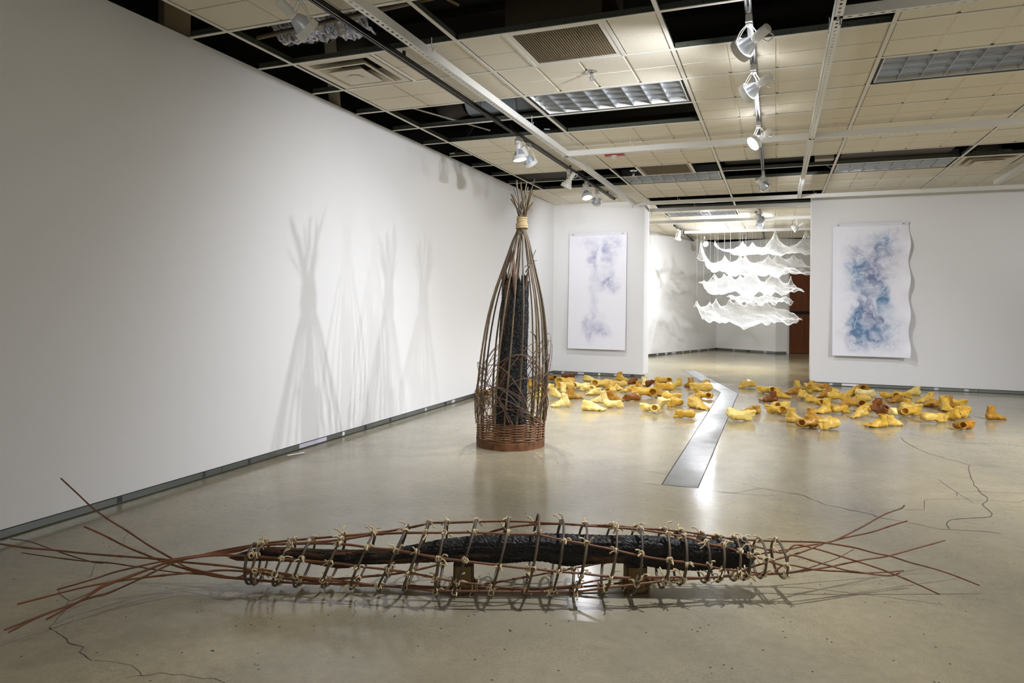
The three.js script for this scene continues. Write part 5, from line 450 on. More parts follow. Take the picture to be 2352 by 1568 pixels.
// ---------------------------------------------------------------- layered nets hanging in the far room
function netLayer(label, cx, y, cz, w, d, peaks, o = {}) {
  const { nu = 78, nv = 32, sag = 0.05, lam = 0.06, drop = 0.2, sd = 1, turn = 0.36, edge = 0.03 } = o;
  const t = thing('hanging_net', label, 'net', [cx, y, cz], turn, 'layered white nets');
  const S = (u, v) => { // sheet hangs down towards its front edge, drawn up into points where strings hold it
    const x = (u - 0.5) * w, z = (v - 0.5) * d; let yy = -drop * Math.pow(v, 1.3) - sag * Math.sin(Math.PI * u) * v + 0.16 * fbm(u * 6, v * 2, sd, 3) * (0.25 + v), dx = 0, dz = 0;
    for (const p of peaks) { const px = (p[0] - 0.5) * w, pz = (p[1] - 0.5) * d, q = Math.hypot(x - px, (z - pz) * 0.42), L = lam * (p[3] || 1), e = Math.exp(-q / L); yy += p[2] * 1.15 * e; dx -= (x - px) * e * 0.3; dz -= (z - pz) * e * 0.3; }
    const r = edge * Math.pow(Math.abs(v - 0.5) * 2, 6);
    return V(x + dx + 0.03 * N.noise(u * 5, v * 5, sd), yy + r * N.noise(u * 16, v * 3, sd + 4) * 2, z + dz + 0.07 * Math.sin(u * 15 + sd) * v); };
  const G = []; for (let j = 0; j <= nv; j++) { const row = []; for (let i = 0; i <= nu; i++) row.push(S(i / nu, j / nv)); G.push(row); }
  const pos = [], idx = [];
  const cord = (P, R) => { const s0 = pos.length / 3; for (let i = 0; i < P.length; i++) { const a = P[Math.max(0, i - 1)], b = P[Math.min(P.length - 1, i + 1)], T = V(0, 0, 0).subVectors(b, a).normalize(), A = V(0, 0, 0).crossVectors(Math.abs(T.y) > 0.9 ? V(1, 0, 0) : V(0, 1, 0), T).normalize(), B = V(0, 0, 0).crossVectors(T, A); for (let k = 0; k < 3; k++) { const f = k * 2.094; pos.push(P[i].x + (A.x * Math.cos(f) + B.x * Math.sin(f)) * R, P[i].y + (A.y * Math.cos(f) + B.y * Math.sin(f)) * R, P[i].z + (A.z * Math.cos(f) + B.z * Math.sin(f)) * R); } if (i) for (let k = 0; k < 3; k++) { const q = s0 + (i - 1) * 3 + k, r2 = s0 + (i - 1) * 3 + (k + 1) % 3; idx.push(q, r2, q + 3, r2, r2 + 3, q + 3); } } };
  for (let j = 0; j <= nv; j++) cord(G[j], j === 0 || j === nv ? 0.0045 : 0.0023);
  for (let i = 0; i <= nu; i++) cord(G.map(r => r[i]), i === 0 || i === nu ? 0.0045 : 0.0023);
  const g = new THREE.BufferGeometry(); g.setAttribute('position', new THREE.Float32BufferAttribute(pos, 3)); g.setIndex(idx); g.computeVertexNormals(); g.setAttribute('uv', new THREE.Float32BufferAttribute(new Array(pos.length / 3 * 2).fill(0), 2));
  const m = obj('netting', g, M.net, t);
  for (const p of peaks) { const a = S(p[0], p[1]); obj('string', rodGeo(a, V(a.x, CEIL - y, a.z), 0.0006, 4), M.string, t); }
}
const NX = -0.42, NZ = -14.0;
netLayer('topmost white net with one tall pointed peak, reaching behind the right wall', NX + 0.42, 2.24, NZ, 2.1, 0.95, [[0.0, 0.1, 0.16], [0.23, 0.3, 0.15], [0.34, 0.15, 0.15], [0.545, 0.2, 0.40, 1.6], [0.82, 0.25, 0.40, 1.7], [0.99, 0.3, 0.1]], { sd: 3, drop: 0.11 });
netLayer('second white net from the top with a long drawn-up left corner', NX + 0.05, 1.96, NZ, 2.0, 1.0, [[0.0, 0.3, 0.42, 1.5], [0.17, 0.3, 0.08, 0.6], [0.27, 0.1, 0.18], [0.4, 0.2, 0.18], [0.47, 0.1, 0.18], [0.68, 0.2, 0.2, 1.3], [0.8, 0.1, 0.22, 1.5], [0.92, 0.2, 0.2, 1.4], [0.99, 0.3, 0.1]], { sd: 7, drop: 0.21 });
netLayer('third white net from the top with many sharp peaks', NX - 0.06, 1.57, NZ, 1.74, 0.85, [[0.03, 0.3, 0.1], [0.17, 0.1, 0.18], [0.26, 0.25, 0.18], [0.34, 0.1, 0.2], [0.45, 0.2, 0.18], [0.55, 0.1, 0.2], [0.62, 0.2, 0.22, 1.3], [0.83, 0.15, 0.22, 1.1], [0.88, 0.1, 0.2], [1.0, 0.3, 0.2, 0.5]], { sd: 11, drop: 0.18 });
netLayer('narrow flat white net just above the lowest one', NX + 0.14, 1.29, NZ, 1.15, 0.5, [[0.02, 0.3, 0.04], [0.3, 0.2, 0.09, 1.6], [0.64, 0.2, 0.08], [0.98, 0.3, 0.06]], { sd: 15, nu: 52, nv: 20, drop: 0.07 });
netLayer('lowest white net with a row of even peaks', NX - 0.12, 1.06, NZ, 1.8, 0.9, [[0.01, 0.2, 0.16], [0.15, 0.2, 0.16], [0.24, 0.1, 0.2], [0.39, 0.1, 0.2], [0.48, 0.15, 0.22, 1.2], [0.61, 0.1, 0.18], [0.71, 0.2, 0.2], [0.80, 0.1, 0.18, 1.3], [0.99, 0.3, 0.04]], { sd: 19, drop: 0.2, sag: 0.1 });
// ---------------------------------------------------------------- charred wood
function charColor(a, b, brown) { const k = clamp(brown); const s = 0.008 + 0.011 * a; return [mix(s * 1.08, 0.14 + 0.05 * a, k), mix(s, 0.058 + 0.02 * a, k), mix(s * 0.92, 0.02, k)]; }
// ---------------------------------------------------------------- the long willow frame on the floor
const barkCol = (seedv, red = 0.5) => { const base = [[0.06, 0.026, 0.012], [0.12, 0.052, 0.02], [0.27, 0.085, 0.024]]; return (t, l) => { const n = 0.5 + 0.9 * fbm(l * 7 + seedv * 13, seedv, 1, 3); const q = clamp(red + 0.8 * fbm(l * 1.4, seedv * 5, 4, 2)); const a = base[0], b = base[2], c = base[1]; return [0, 1, 2].map(i => mix(mix(a[i], c[i], clamp(n)), b[i], q * clamp(n + 0.2)) * 1.15); }; };
const knobs = (ph) => (t, l) => 1 + 0.42 * Math.max(0, 1 - Math.abs(((l + ph) % 0.13) - 0.065) / 0.007) + 0.05 * Math.sin(l * 31 + ph);
{
  const t = thing('willow_lattice', 'long boat-shaped willow lattice lying on the floor, tied with twine', 'sculpture', [-0.9, 0, -2.5]);
  const off = V(-0.9, 0, -2.5);
  RODS.forEach(([ra, rb, rc, pts], i) => {
    const P = pts.map(p => V(...p).sub(off)); const k = knobs(i * 0.037);
    obj('willow_rod', tube(P, { n: Math.max(30, pts.length * 7), seg: 7, r: (q, l) => (q < 0.35 ? mix(ra, rb, q / 0.35) : mix(rb, rc, (q - 0.35) / 0.65)) * k(q, l), col: barkCol(i + 1, i > 8 ? 0.2 : 0.5) }), M.bark, t);
    if (i < 9) { const twig = []; for (let s = 0; s < 3; s++) { const a = P[Math.floor(rr(0.1, 0.25) * P.length)]; twig.push(a); } }
  });
  RIBS.forEach((q, i) => { const P = q.map(p => V(...p).sub(off)); obj('rib_hoop', tube(P, { n: 56, closed: true, seg: 7, r: (u, l) => 0.0052 + 0.0008 * Math.sin(l * 20 + i), col: (() => { const dark = i % 3; return (u, l) => { const n = clamp(0.5 + 0.9 * fbm(l * 9 + i * 3, i, 2, 3)); return [mix(0.045, 0.15, n) * (dark ? 1 : 0.7), mix(0.03, 0.10, n) * (dark ? 1 : 0.75), mix(0.018, 0.05, n)]; }; })() }), M.bark, t); });
  // twine ties: a few wraps and two frayed ends
  const ties = []; for (let k = 0; k < 8; k++) { const g = []; for (let w = 0; w < 3; w++) { const a = rr(0, 6), tl = rr(-0.5, 0.5), pts = []; for (let i = 0; i < 9; i++) { const f = i / 9 * Math.PI * 2; pts.push(V(Math.cos(f) * 0.0115, Math.sin(f) * 0.0115, (w - 1) * 0.004 + Math.sin(f + a) * 0.004).applyEuler(new THREE.Euler(tl, a, 0.4 * w))); } g.push(tube(pts, { n: 18, closed: true, seg: 5, r: () => 0.0027 })); } for (let e = 0; e < 2; e++) { const f = rr(0, 6.28), L = rr(0.022, 0.045), up = rr(-0.5, 0.7); g.push(tube([V(Math.cos(f) * 0.008, 0, Math.sin(f) * 0.008), V(Math.cos(f) * L * 0.55, up * L * 0.6 + 0.006, Math.sin(f) * L * 0.55), V(Math.cos(f + 0.3) * L, up * L, Math.sin(f + 0.3) * L)], { n: 10, seg: 5, r: (q) => 0.0024 * (1 + 0.5 * q) })); } ties.push(mergeGeometries(g.map(q => q.toNonIndexed()))); }
  TIES.forEach((p, i) => { const m = obj('twine_tie', ties[i % 8], M.twine, t); m.scale.setScalar(0.92); m.position.set(...p).sub(off); m.rotation.set(0.4 * Math.sin(i * 3), i * 1.7, 0); });
}
{ // charred log: lofted stations, cracked blocky surface
  const n = 620, m = 84, st = LOG, at = (u, k) => { const f = u * (st.length - 1), i = Math.min(st.length - 2, Math.floor(f)), t = f - i; return mix(st[i][k], st[i + 1][k], t); };
  const g = gridGeo(n, m, (u, v) => {
    const f = v * Math.PI * 2, c = [at(u, 0), at(u, 1), at(u, 2)], h = Math.max(0.012, at(u, 3)) * 0.96, endT = Math.min(1, Math.min(u, 1 - u) * 60 + 0.02);
    const ca = Math.cos(f), sa = Math.sin(f), sq = 1 / Math.pow(Math.pow(Math.abs(ca), 3.2) + Math.pow(Math.abs(sa), 3.2), 1 / 3.2);
    const w = worley(u * 105 + 0.7 * N.noise(u * 60, v * 9, 1), v * 26 + 0.5 * N.noise(u * 40, v * 12, 2)), grain = fbm(u * 11, ca * 6, sa * 6, 4) + 0.45 * N.noise(u * 16, ca * 22, sa * 22), fine = N.noise(u * 260, ca * 16, sa * 16);
    const d = h * (sq * (1 + 0.16 * grain) - 0.10 * (1 - sstep(0.02, 0.22, w)) + 0.03 * fine) * endT, dd = Math.min(0.045, h * 1.1) / h;
    const tx = 0.933, tz = -0.36;   // along the log; sideways is (tz, -tx)
    return [c[0] + ca * d * dd * 0.36 + tx * 0.012 * fbm(v * 9, u * 3, 3, 3) * (1 - endT), c[1] + sa * d, c[2] + ca * d * dd * 0.93];
  }, (u, v, q) => { const ca = Math.cos(v * 6.283), sa = Math.sin(v * 6.283), a = 0.5 + 0.5 * N.noise(u * 90, ca * 6, sa * 6); const br = sstep(0.1, 0.45, fbm(u * 13 + 4, ca * 1.6, sa * 1.6, 4) + (u < 0.42 ? 0.34 * sstep(0.42, 0.05, u) : -0.12) + (sa < -0.2 ? 0.14 : -0.05)); return charColor(a, 0, br * 0.55); });
  const o = obj('charred_log', g, M.char); tag(o, 'long charred black log lying inside the willow lattice', 'log');
}
function support(label, x, z, w, h, ph) {
  const t = thing('wooden_block', label, 'block', [x, 0, z], 0.37, 'blocks under the charred log'); const wm = std(0x4a2d16, { roughness: 0.8 }), bm = std(0x6e5a3a, { roughness: 1 });
  obj('block', [bx(w * 0.9, h, w * 0.9, 0, h / 2, 0)], wm, t);
  obj('burlap_band', gridGeo(64, 6, (u, v) => { const f = u * Math.PI * 2, c = Math.cos(f), s = Math.sin(f), q = 1 / Math.pow(Math.abs(c) ** 5 + Math.abs(s) ** 5, 0.2), R = w * 0.485 * q * (1 + 0.03 * N.noise(u * 40, v * 5, ph)) ; return [c * R, mix(h * 0.42, h * 0.98, v) + 0.005 * N.noise(u * 12, v, ph), s * R]; }), Object.assign(bm.clone(), { side: THREE.DoubleSide }), t);
  for (let k = 0; k < 3; k++) obj('burlap_wrap', tube([...Array(14)].map((_, i) => { const f = i / 14 * Math.PI * 2 + k; return V(Math.cos(f) * w * (0.52 + 0.06 * Math.sin(f * 3 + k)), 0.013 + k * 0.009 + 0.006 * Math.sin(f * 2 + k * 2), Math.sin(f) * w * (0.52 + 0.05 * Math.cos(f * 2))); }), { n: 70, closed: true, seg: 7, r: (u) => 0.009 + 0.003 * Math.sin(u * 90 + k) }), bm, t);
  const fr = []; for (let i = 0; i < 14; i++) { const f = rr(0, 6.28), L = rr(0.01, 0.03); fr.push(tube([V(Math.cos(f) * w * 0.55, 0.03, Math.sin(f) * w * 0.55), V(Math.cos(f) * (w * 0.6 + L * 0.5), 0.02 + rr(0, 0.02), Math.sin(f) * (w * 0.6 + L * 0.5)), V(Math.cos(f + 0.3) * (w * 0.55 + L), 0.004, Math.sin(f + 0.3) * (w * 0.55 + L))], { n: 8, seg: 4, r: () => 0.002 })); } const fo = obj('frayed_ends', fr, M.twine, t); fo.userData.kind = 'stuff';
}
support('left twine-wrapped wooden block propping up the charred log', -1.135, -2.44, 0.082, 0.109, 0);
support('right twine-wrapped wooden block propping up the charred log', -0.51, -2.705, 0.088, 0.104, 2);
// ---------------------------------------------------------------- the tall willow basket
{
  const B0 = V(-1.979, 0, -5.119), t = thing('willow_basket', 'tall cone-shaped willow basket bound with twine near its top', 'sculpture', [B0.x, 0, B0.z], 0.37);
  // base: slice of a trunk with bark rim
  const disc = gridGeo(120, 10, (u, v) => { const f = u * Math.PI * 2, R = 0.274 + 0.012 * N.noise(Math.cos(f) * 2.2, Math.sin(f) * 2.2, 3) + 0.006 * Math.abs(N.noise(f * 11, 2, 1)); const r = v < 0.3 ? R * (v / 0.3) : R + (v < 0.99 ? 0.003 * N.noise(f * 26, v * 3, 2) : 0), y = v < 0.3 ? 0.062 : mix(0.062, 0.0, (v - 0.3) / 0.7); return [Math.cos(f) * r, y, -Math.sin(f) * r, f * 0.27, y]; }, (u, v) => { const n = clamp(0.5 + 0.8 * N.noise(u * 160, v * 1.5, 3) + 0.3 * N.noise(u * 30, v, 7)); return v < 0.28 ? [0.22, 0.12, 0.05] : [mix(0.055, 0.21, n), mix(0.022, 0.085, n), mix(0.008, 0.026, n)]; });
  obj('trunk_slice', disc, Object.assign(M.bark.clone(), { side: THREE.DoubleSide, roughness: 0.85 }), t);
  const prof = [[0.05, 0.258], [0.12, 0.262], [0.25, 0.272], [0.42, 0.278], [0.58, 0.274], [0.75, 0.262], [0.9, 0.246], [1.05, 0.224], [1.2, 0.192], [1.35, 0.15], [1.5, 0.105], [1.65, 0.06], [1.75, 0.034], [1.8, 0.031], [1.86, 0.036]];
  const R = (y) => { for (let i = 0; i < prof.length - 1; i++) if (y <= prof[i + 1][0]) return mix(prof[i][1], prof[i + 1][1], clamp((y - prof[i][0]) / (prof[i + 1][0] - prof[i][0]))); return 0.036; };
  const lean = (y) => 0.078 * Math.pow(y / 1.8, 1.3);
  const NU = 16, tips = [2.1, 2.02, 2.14, 1.96, 2.08, 2.11, 2.0, 2.06, 1.94, 2.12, 2.03, 1.98, 2.09, 2.0, 2.05, 1.97];
  for (let i = 0; i < NU; i++) {
    const f0 = i / NU * Math.PI * 2 + rr(-0.1, 0.1) + 0.2, tw = rr(-0.16, 0.16), P = [];
    for (const [y] of prof) { const f = f0 + tw * Math.sin(y * 1.4) , q = R(y) * (y < 1.7 ? 1 + 0.03 * N.noise(i * 3, y * 1.3, 1) : 1); P.push(V(Math.cos(f) * q + lean(y), y, Math.sin(f) * q)); }
    // the rods cross side by side in the binding and run on straight above it
    P.length = 12; const fe = f0 + Math.PI + rr(-0.35, 0.35), tip = tips[i], fl = rr(0.05, 0.12), fm = f0 + Math.PI / 2;
    P.push(V(Math.cos(fm) * 0.024 + lean(1.79), 1.79, Math.sin(fm) * 0.024)); for (const s of [0.5, 1]) { const y = mix(1.82, tip, s); P.push(V(mix(Math.cos(fm) * 0.018, Math.cos(fe) * fl, s) + lean(y), y, mix(Math.sin(fm) * 0.018, Math.sin(fe) * fl, s))); }
    const thick = rr(0.0062, 0.0096), kk = knobs(i * 0.05);
    obj('upright_rod', tube(P, { n: 110, seg: 7, r: (u, l) => thick * mix(1.12, 0.62, u) * (1 + (kk(u, l) - 1) * 0.6), col: ((dk) => (u, l) => { const n = clamp(0.55 + 0.9 * fbm(l * 8, i * 3, 1, 3)); return [mix(0.045, 0.19, n) * dk, mix(0.031, 0.128, n) * dk, mix(0.015, 0.053, n) * dk]; })(i % 3 ? 1 : 0.55) }), M.bark, t);
  }
  for (let r = 0; r < 14; r++) { // woven courses
    const y = 0.07 + r * 0.0098, ph = (r % 2) * Math.PI, P = []; for (let i = 0; i < NU * 4; i++) { const f = i / (NU * 4) * Math.PI * 2; P.push(V(Math.cos(f) * (0.264 + 0.011 * Math.sin(f * NU / 2 + ph)) + lean(y), y + 0.003 * N.noise(f * 2, r, 1), Math.sin(f) * (0.264 + 0.011 * Math.sin(f * NU / 2 + ph)))); }
    obj('woven_course', tube(P, { n: 160, closed: true, seg: 6, r: (u) => 0.0042 + 0.0007 * Math.sin(u * 40 + r), col: (u, l) => { const n = clamp(0.5 + 1.0 * fbm(l * 5 + r * 7, r, 3, 3)); return [mix(0.08, 0.36, n), mix(0.034, 0.16, n), mix(0.015, 0.06, n)]; } }), M.bark, t);
  }
  for (let k = 0; k < 38; k++) { // loose loops above the weave
    const f0 = rr(0, 6.283), top = rr(0.32, 0.86), span_ = rr(1.0, 2.0) + top * 1.5, y0 = rr(0.17, 0.24), y1 = rr(0.16, 0.3), sk = rr(0.35, 0.65), P = [], dr = rr(0.004, 0.022), bulge = k % 9 === 0 ? 0.035 : 0;
    for (let i = 0; i <= 12; i++) { const s = i / 12, hump = Math.pow(Math.sin(Math.PI * Math.pow(s, Math.log(0.5) / Math.log(sk))), 0.7), y = mix(y0, y1, s) + (top - 0.2) * hump, f = f0 + span_ * s; const q = R(y) + dr + bulge * hump; P.push(V(Math.cos(f) * q + lean(y), y, Math.sin(f) * q)); }
    obj('willow_loop', tube(P, { n: 54, seg: 6, r: (u) => mix(0.0038, 0.002, u), col: ((w) => (u, l) => { const n = clamp(0.45 + 0.9 * fbm(l * 6 + k * 2, k, 5, 3)); return [mix(0.05, w ? 0.26 : 0.13, n), mix(0.026, w ? 0.125 : 0.08, n), mix(0.014, 0.05, n)]; })(k % 3) }), M.bark, t);
  }
  const wrap = obj('twine_binding', lathe([[0.02, -0.048], [0.043, -0.046], [0.048, -0.03], [0.047, -0.01], [0.04, 0.0], [0.039, 0.03], [0.037, 0.044], [0.015, 0.046]], 28).translate(lean(1.78), 1.78, 0), std(0xa08a62, { roughness: 1 }), t);
  const coils = []; for (let i = 0; i < 15; i++) { const y = -0.044 + i * 0.0062, q = y < -0.008 ? 0.0475 : 0.0405; const P = [...Array(12)].map((_, k) => { const f = k / 12 * Math.PI * 2; return V(Math.cos(f) * (q + 0.0025 * Math.sin(i * 5.3 + f * 2)) + lean(1.78), 1.78 + y + 0.006 * Math.sin(f + i * 2.1), Math.sin(f) * q); }); coils.push(tube(P, { n: 30, closed: true, seg: 5, r: () => 0.0036 })); }
  for (const c of coils) obj('twine_coil', c, M.twineCoil, wrap);
  // twigs poking out at the upper right
  obj('side_twig', [tube([V(0.1, 1.42, 0.05), V(0.15, 1.47, 0.05), V(0.19, 1.56, 0.05)], { n: 12, r: () => 0.0028, col: () => [0.05, 0.035, 0.02] }), tube([V(0.11, 1.38, 0.05), V(0.16, 1.46, 0.05), V(0.2, 1.475, 0.05)], { n: 12, r: (u) => mix(0.006, 0.002, u), col: () => [0.05, 0.025, 0.014] })], M.bark, t);
}
{ // charred plank: a hollow half trunk standing inside the basket
  const t = thing('charred_plank', 'charred black half trunk standing upright inside the tall basket', 'log', [-1.963, 0.062, -5.125], 0.37);
  const n = 150, m = 320, topAt = (f) => 1.27 + 0.1 * N.noise(f * 3.1, 1, 1) + 0.07 * N.noise(f * 9, 2, 4) + 0.03 * N.noise(f * 30, 5, 2);
  const g = gridGeo(n, m, (u, v) => {
    // crescent section: outer face towards the camera for u<0.6, hollow back for the rest
    const outer = u < 0.6, s = outer ? u / 0.6 : 1 - (u - 0.6) / 0.4, f = mix(-1.5, 1.5, s), topY = topAt(f * 0.9), y = v * topY, taper = mix(1, 0.82, v) * (v > 0.985 ? 0.9 : 1);
    const w = outer ? worley(s * 9 + 0.5 * N.noise(s * 8, y * 9, 1), y * 34 + 0.6 * N.noise(s * 10, y * 20, 4)) : 1, gr = fbm(s * 7, y * 2.5, outer ? 1 : 5, 4), th = outer ? 0 : 0.055;
    const R0 = (0.155 + 0.016 * gr - (outer ? 0.012 * (1 - sstep(0.02, 0.2, w)) : 0) - th) * taper; const lean_ = 0.035 * (y / 1.27) - 0.02;
    return [Math.sin(f) * R0 * 0.86 + lean_, y, Math.cos(f) * R0 * 0.75 - 0.06];
  }, (u, v) => { const outer = u < 0.6, s = outer ? u / 0.6 : 0.5, a = 0.5 + 0.5 * N.noise(s * 30, v * 60, 2); const br = outer ? sstep(0.12, 0.4, fbm(s * 5 + 2, v * 5, 8, 4) + 0.34 * Math.exp(-(((s - 0.27) / 0.07) ** 2)) - (s > 0.42 ? 0.14 : 0.06)) : 0.35; return charColor(a, 0, br * 0.55); });
  obj('charred_shell', g, Object.assign(M.char.clone(), { side: THREE.DoubleSide }), t);
  const spl = (pts, w, d, br) => { const P = pts.map(p => V(...p)); return tube(P, { n: 26, seg: 7, r: (u, l) => w * Math.sin(Math.PI * mix(0.03, 0.97, u)) * (1 + 0.2 * N.noise(l * 30, w * 90, 1)), col: (u, l) => { const q = clamp(0.5 + fbm(l * 20, 3, w, 3)); return [mix(0.03, 0.17, q * br), mix(0.018, 0.075, q * br), mix(0.01, 0.03, q * br)]; } }); };
  obj('bark_splinter', spl([[-0.09, 1.18, 0.02], [-0.075, 1.34, 0.02], [-0.03, 1.44, 0.01], [-0.015, 1.5, 0.0]], 0.02, 0, 0.7), M.bark, t);
  obj('bark_splinter', spl([[0.01, 1.1, 0.04], [0.0, 1.28, 0.03], [-0.005, 1.42, 0.02], [0.0, 1.5, 0.02]], 0.017, 0, 1), M.bark, t);
  obj('bark_splinter', spl([[0.09, 1.15, 0.0], [0.1, 1.26, 0.0], [0.115, 1.34, 0.0]], 0.012, 0, 0.8), M.bark, t);
  obj('bark_splinter', spl([[0.13, 0.85, 0.02], [0.18, 0.8, 0.03], [0.19, 0.68, 0.03], [0.175, 0.58, 0.02]], 0.011, 0, 1), M.bark, t);
}
// ---------------------------------------------------------------- cast wax feet
function surfaceNet(sdf, lo, hi, h) {
  const nx = Math.ceil((hi[0] - lo[0]) / h), ny = Math.ceil((hi[1] - lo[1]) / h), nz = Math.ceil((hi[2] - lo[2]) / h), F = new Float32Array((nx + 1) * (ny + 1) * (nz + 1)), at = (i, j, k) => (k * (ny + 1) + j) * (nx + 1) + i;
  for (let k = 0; k <= nz; k++) for (let j = 0; j <= ny; j++) for (let i = 0; i <= nx; i++) F[at(i, j, k)] = sdf(lo[0] + i * h, lo[1] + j * h, lo[2] + k * h);
  const id = new Int32Array(nx * ny * nz).fill(-1), ci = (i, j, k) => (k * ny + j) * nx + i, pos = [], idx = [];
  for (let k = 0; k < nz; k++) for (let j = 0; j < ny; j++) for (let i = 0; i < nx; i++) {
    let n = 0, x = 0, y = 0, z = 0; const v = []; for (let c = 0; c < 8; c++) v.push(F[at(i + (c & 1), j + (c >> 1 & 1), k + (c >> 2))]);
    for (const [a, b] of [[0, 1], [2, 3], [4, 5], [6, 7], [0, 2], [1, 3], [4, 6], [5, 7], [0, 4], [1, 5], [2, 6], [3, 7]]) if ((v[a] < 0) !== (v[b] < 0)) { const t = v[a] / (v[a] - v[b]); x += mix(a & 1, b & 1, t); y += mix(a >> 1 & 1, b >> 1 & 1, t); z += mix(a >> 2, b >> 2, t); n++; }
    if (n) { id[ci(i, j, k)] = pos.length / 3; pos.push(lo[0] + (i + x / n) * h, lo[1] + (j + y / n) * h, lo[2] + (k + z / n) * h); }
  }
  const quad = (a, b, c, d, fl) => { if (a < 0 || b < 0 || c < 0 || d < 0) return; fl ? idx.push(a, b, c, a, c, d) : idx.push(a, c, b, a, d, c); };
  for (let k = 1; k < nz; k++) for (let j = 1; j < ny; j++) for (let i = 1; i < nx; i++) { const s = F[at(i, j, k)] < 0;
    if (s !== F[at(i + 1, j, k)] < 0) quad(id[ci(i, j - 1, k - 1)], id[ci(i, j, k - 1)], id[ci(i, j, k)], id[ci(i, j - 1, k)], s);
    if (s !== F[at(i, j + 1, k)] < 0) quad(id[ci(i - 1, j, k - 1)], id[ci(i - 1, j, k)], id[ci(i, j, k)], id[ci(i, j, k - 1)], s);
    if (s !== F[at(i, j, k + 1)] < 0) quad(id[ci(i - 1, j - 1, k)], id[ci(i, j - 1, k)], id[ci(i, j, k)], id[ci(i - 1, j, k)], s); }
  const g = new THREE.BufferGeometry(); g.setAttribute('position', new THREE.Float32BufferAttribute(pos, 3)); g.setIndex(idx); g.computeVertexNormals(); return g;
}
const smin = (a, b, k) => { const h = clamp(0.5 + 0.5 * (b - a) / k); return mix(b, a, h) - k * h * (1 - h); };
function caps(p, a, b, ra, rb) { const dx = b[0] - a[0], dy = b[1] - a[1], dz = b[2] - a[2], t = clamp(((p[0] - a[0]) * dx + (p[1] - a[1]) * dy + (p[2] - a[2]) * dz) / (dx * dx + dy * dy + dz * dz)); return Math.hypot(p[0] - a[0] - dx * t, p[1] - a[1] - dy * t, p[2] - a[2] - dz * t) - mix(ra, rb, t); }
function footGeo(q) {
  const { cut, tilt, curl, side, flare, sq, sd } = q;
  const f = (x, y, z) => {
    z *= side; const w = 0.006 * N.noise(x * 24, y * 24, z * 24 + sd) + 0.0025 * N.noise(x * 70, y * 70, z * 70 + sd); const p = [x, y * sq, z];
    let d = caps(p, [-0.078, 0.034, 0], [-0.02, 0.034, 0.004], 0.034, 0.03); d = smin(d, caps(p, [-0.03, 0.033, 0.006], [0.055, 0.024, 0.004], 0.032, 0.026), 0.02);
    d = smin(d, caps(p, [0.045, 0.022, -0.022], [0.062, 0.021, -0.026], 0.023, 0.02), 0.016); d = smin(d, caps(p, [0.04, 0.019, 0.028], [0.052, 0.018, 0.03], 0.019, 0.016), 0.016);
    const toes = [[-0.030, 0.112, 0.0145], [-0.0085, 0.111, 0.0105], [0.0085, 0.104, 0.0098], [0.0235, 0.096, 0.0092], [0.0365, 0.086, 0.0085]];
    for (const [tz, tx, r] of toes) { const c = curl * (tz < -0.02 ? 0.7 : 1); d = smin(d, smin(caps(p, [0.058, 0.024, tz * 0.93], [tx - 0.018, 0.022 + c * 0.3, tz], r, r * 0.95), caps(p, [tx - 0.018, 0.022 + c * 0.3, tz], [tx, 0.014 + c, tz * 1.02], r * 0.95, r), 0.006), 0.007); }
    d = smin(d, caps(p, [-0.045, 0.075, 0], [0.03, 0.038, 0.0], 0.034, 0.026), 0.022);
    const top = [-0.055 + tilt, 0.2, 0]; d = smin(d, caps(p, [-0.06, 0.05, 0], top, 0.036, 0.036 + flare), 0.025);
    const inner = caps(p, [-0.056, 0.075, 0], top, 0.029, 0.029 + flare); d = Math.max(d, -inner);
    const plane = y - (cut + 0.18 * tilt * (x + 0.05) / 0.05 + 0.008 * N.noise(x * 30, z * 30, sd + 5)); return Math.max(d + w, plane, -y + 0.001);
  };
  const g = surfaceNet(f, [-0.135, -0.01, -0.075], [0.15, cut + 0.03, 0.075], 0.0052);
  // the wax is thicker and browner in patches
  const p = g.attributes.position, c = []; for (let i = 0; i < p.count; i++) { const n = fbm(p.getX(i) * 16, p.getY(i) * 16, p.getZ(i) * 16 + sd * 7, 3), k = clamp(0.5 + 1.5 * n); c.push(mix(0.86, 1, k), mix(0.74, 1, k), mix(0.5, 1, k)); } g.setAttribute('color', new THREE.Float32BufferAttribute(c, 3)); return g;
}
const FV = [[0.115, 0.0, 0.0, 1, 0.004, 1, 1], [0.135, 0.012, 0.006, -1, 0.006, 1, 2], [0.095, -0.01, 0.0, 1, 0.0, 1.05, 3], [0.15, 0.02, -0.002, -1, 0.008, 1, 4], [0.085, 0.0, 0.012, -1, 0.002, 1.1, 5], [0.125, -0.02, 0.003, 1, 0.005, 0.95, 6]].map(([cut, tilt, curl, side, flare, sq, sd]) => footGeo({ cut, tilt, curl, side, flare, sq, sd }));
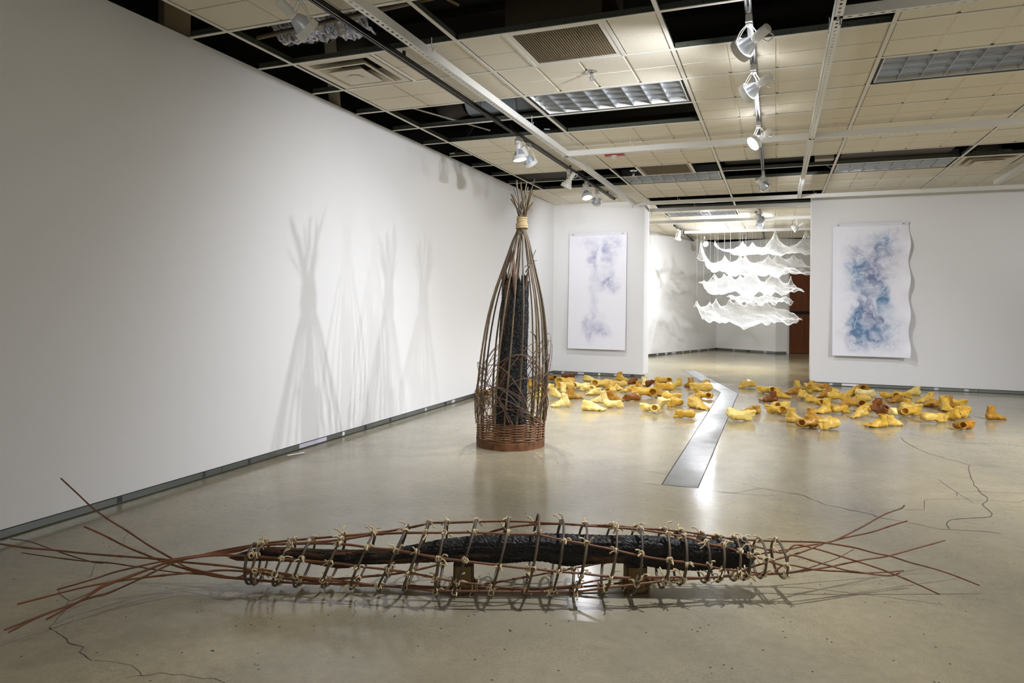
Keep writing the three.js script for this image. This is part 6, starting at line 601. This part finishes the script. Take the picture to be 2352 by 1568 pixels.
const WAX = [[0xf6e396, 0xf0dc88, 0xf5e6a4], [0xdcb850, 0xd4ad44, 0xdfbf62], [0xbd8e36, 0xc3963e, 0xb2812c], [0x86501f, 0x8f5a24, 0x7c4818]].map(l => l.map(c => new THREE.MeshPhysicalMaterial({ color: c, vertexColors: true, roughness: 0.38, transmission: 0.22, thickness: 0, specularIntensity: 0.5 })));
{
  const ord = ['first', 'second', 'third', 'fourth', 'fifth', 'sixth', 'seventh', 'eighth', 'ninth', 'tenth', 'eleventh', 'twelfth'], rowN = ['rearmost row', 'fifth row', 'fourth row', 'third row', 'second row', 'front row'], toneN = ['pale yellow', 'honey yellow', 'amber', 'dark brown'], poseN = ['standing', 'lying sideways', 'tipped with toes up'];
  FEET.forEach(([x, z, yaw, s, pose, tone, cl, row, k, n], i) => {
    const v = (i * 5 + row) % 6, geo = FV[v]; const t = obj('wax_foot', geo, WAX[tone][i % 3]);
    const e = new THREE.Matrix4(); const q = new THREE.Quaternion(); const qy = new THREE.Quaternion().setFromAxisAngle(V(0, 1, 0), THREE.MathUtils.degToRad(yaw));
    if (pose === 1) q.setFromAxisAngle(V(1, 0, 0), (i % 2 ? 1 : -1) * (Math.PI / 2 - 0.12)); else if (pose === 2) q.setFromAxisAngle(V(0, 0, 1), 0.55); else q.setFromAxisAngle(V(0, 0, 1), i % 4 === 0 ? -0.1 : 0.0);
    t.quaternion.copy(qy).multiply(q); t.scale.setScalar(s); t.position.set(x, 0, z); t.updateMatrixWorld(true);
    const p = geo.attributes.position, w = V(0, 0, 0); let lo = 9; for (let a = 0; a < p.count; a += 3) { w.fromBufferAttribute(p, a).applyMatrix4(t.matrixWorld); lo = Math.min(lo, w.y); } t.position.y = -lo + 0.0008;
    const where = k === 0 ? 'leftmost' : k === n - 1 ? 'rightmost' : `${ord[k]} from left`;
    tag(t, `${toneN[tone]} wax foot ${poseN[pose]}, ${where}, ${rowN[row]}, ${cl ? 'right' : 'left'} cluster`, 'wax foot', 'scattered wax feet');
  });
}
tag(obj('paper_scrap', [bar(V(-3.33, 0.003, -4.08), V(-3.27, 0.006, -4.2), 0.03, 0.001)], M.white), 'scrap of white paper on the floor at the foot of the left wall', 'paper');
renderer.render(scene, camera);
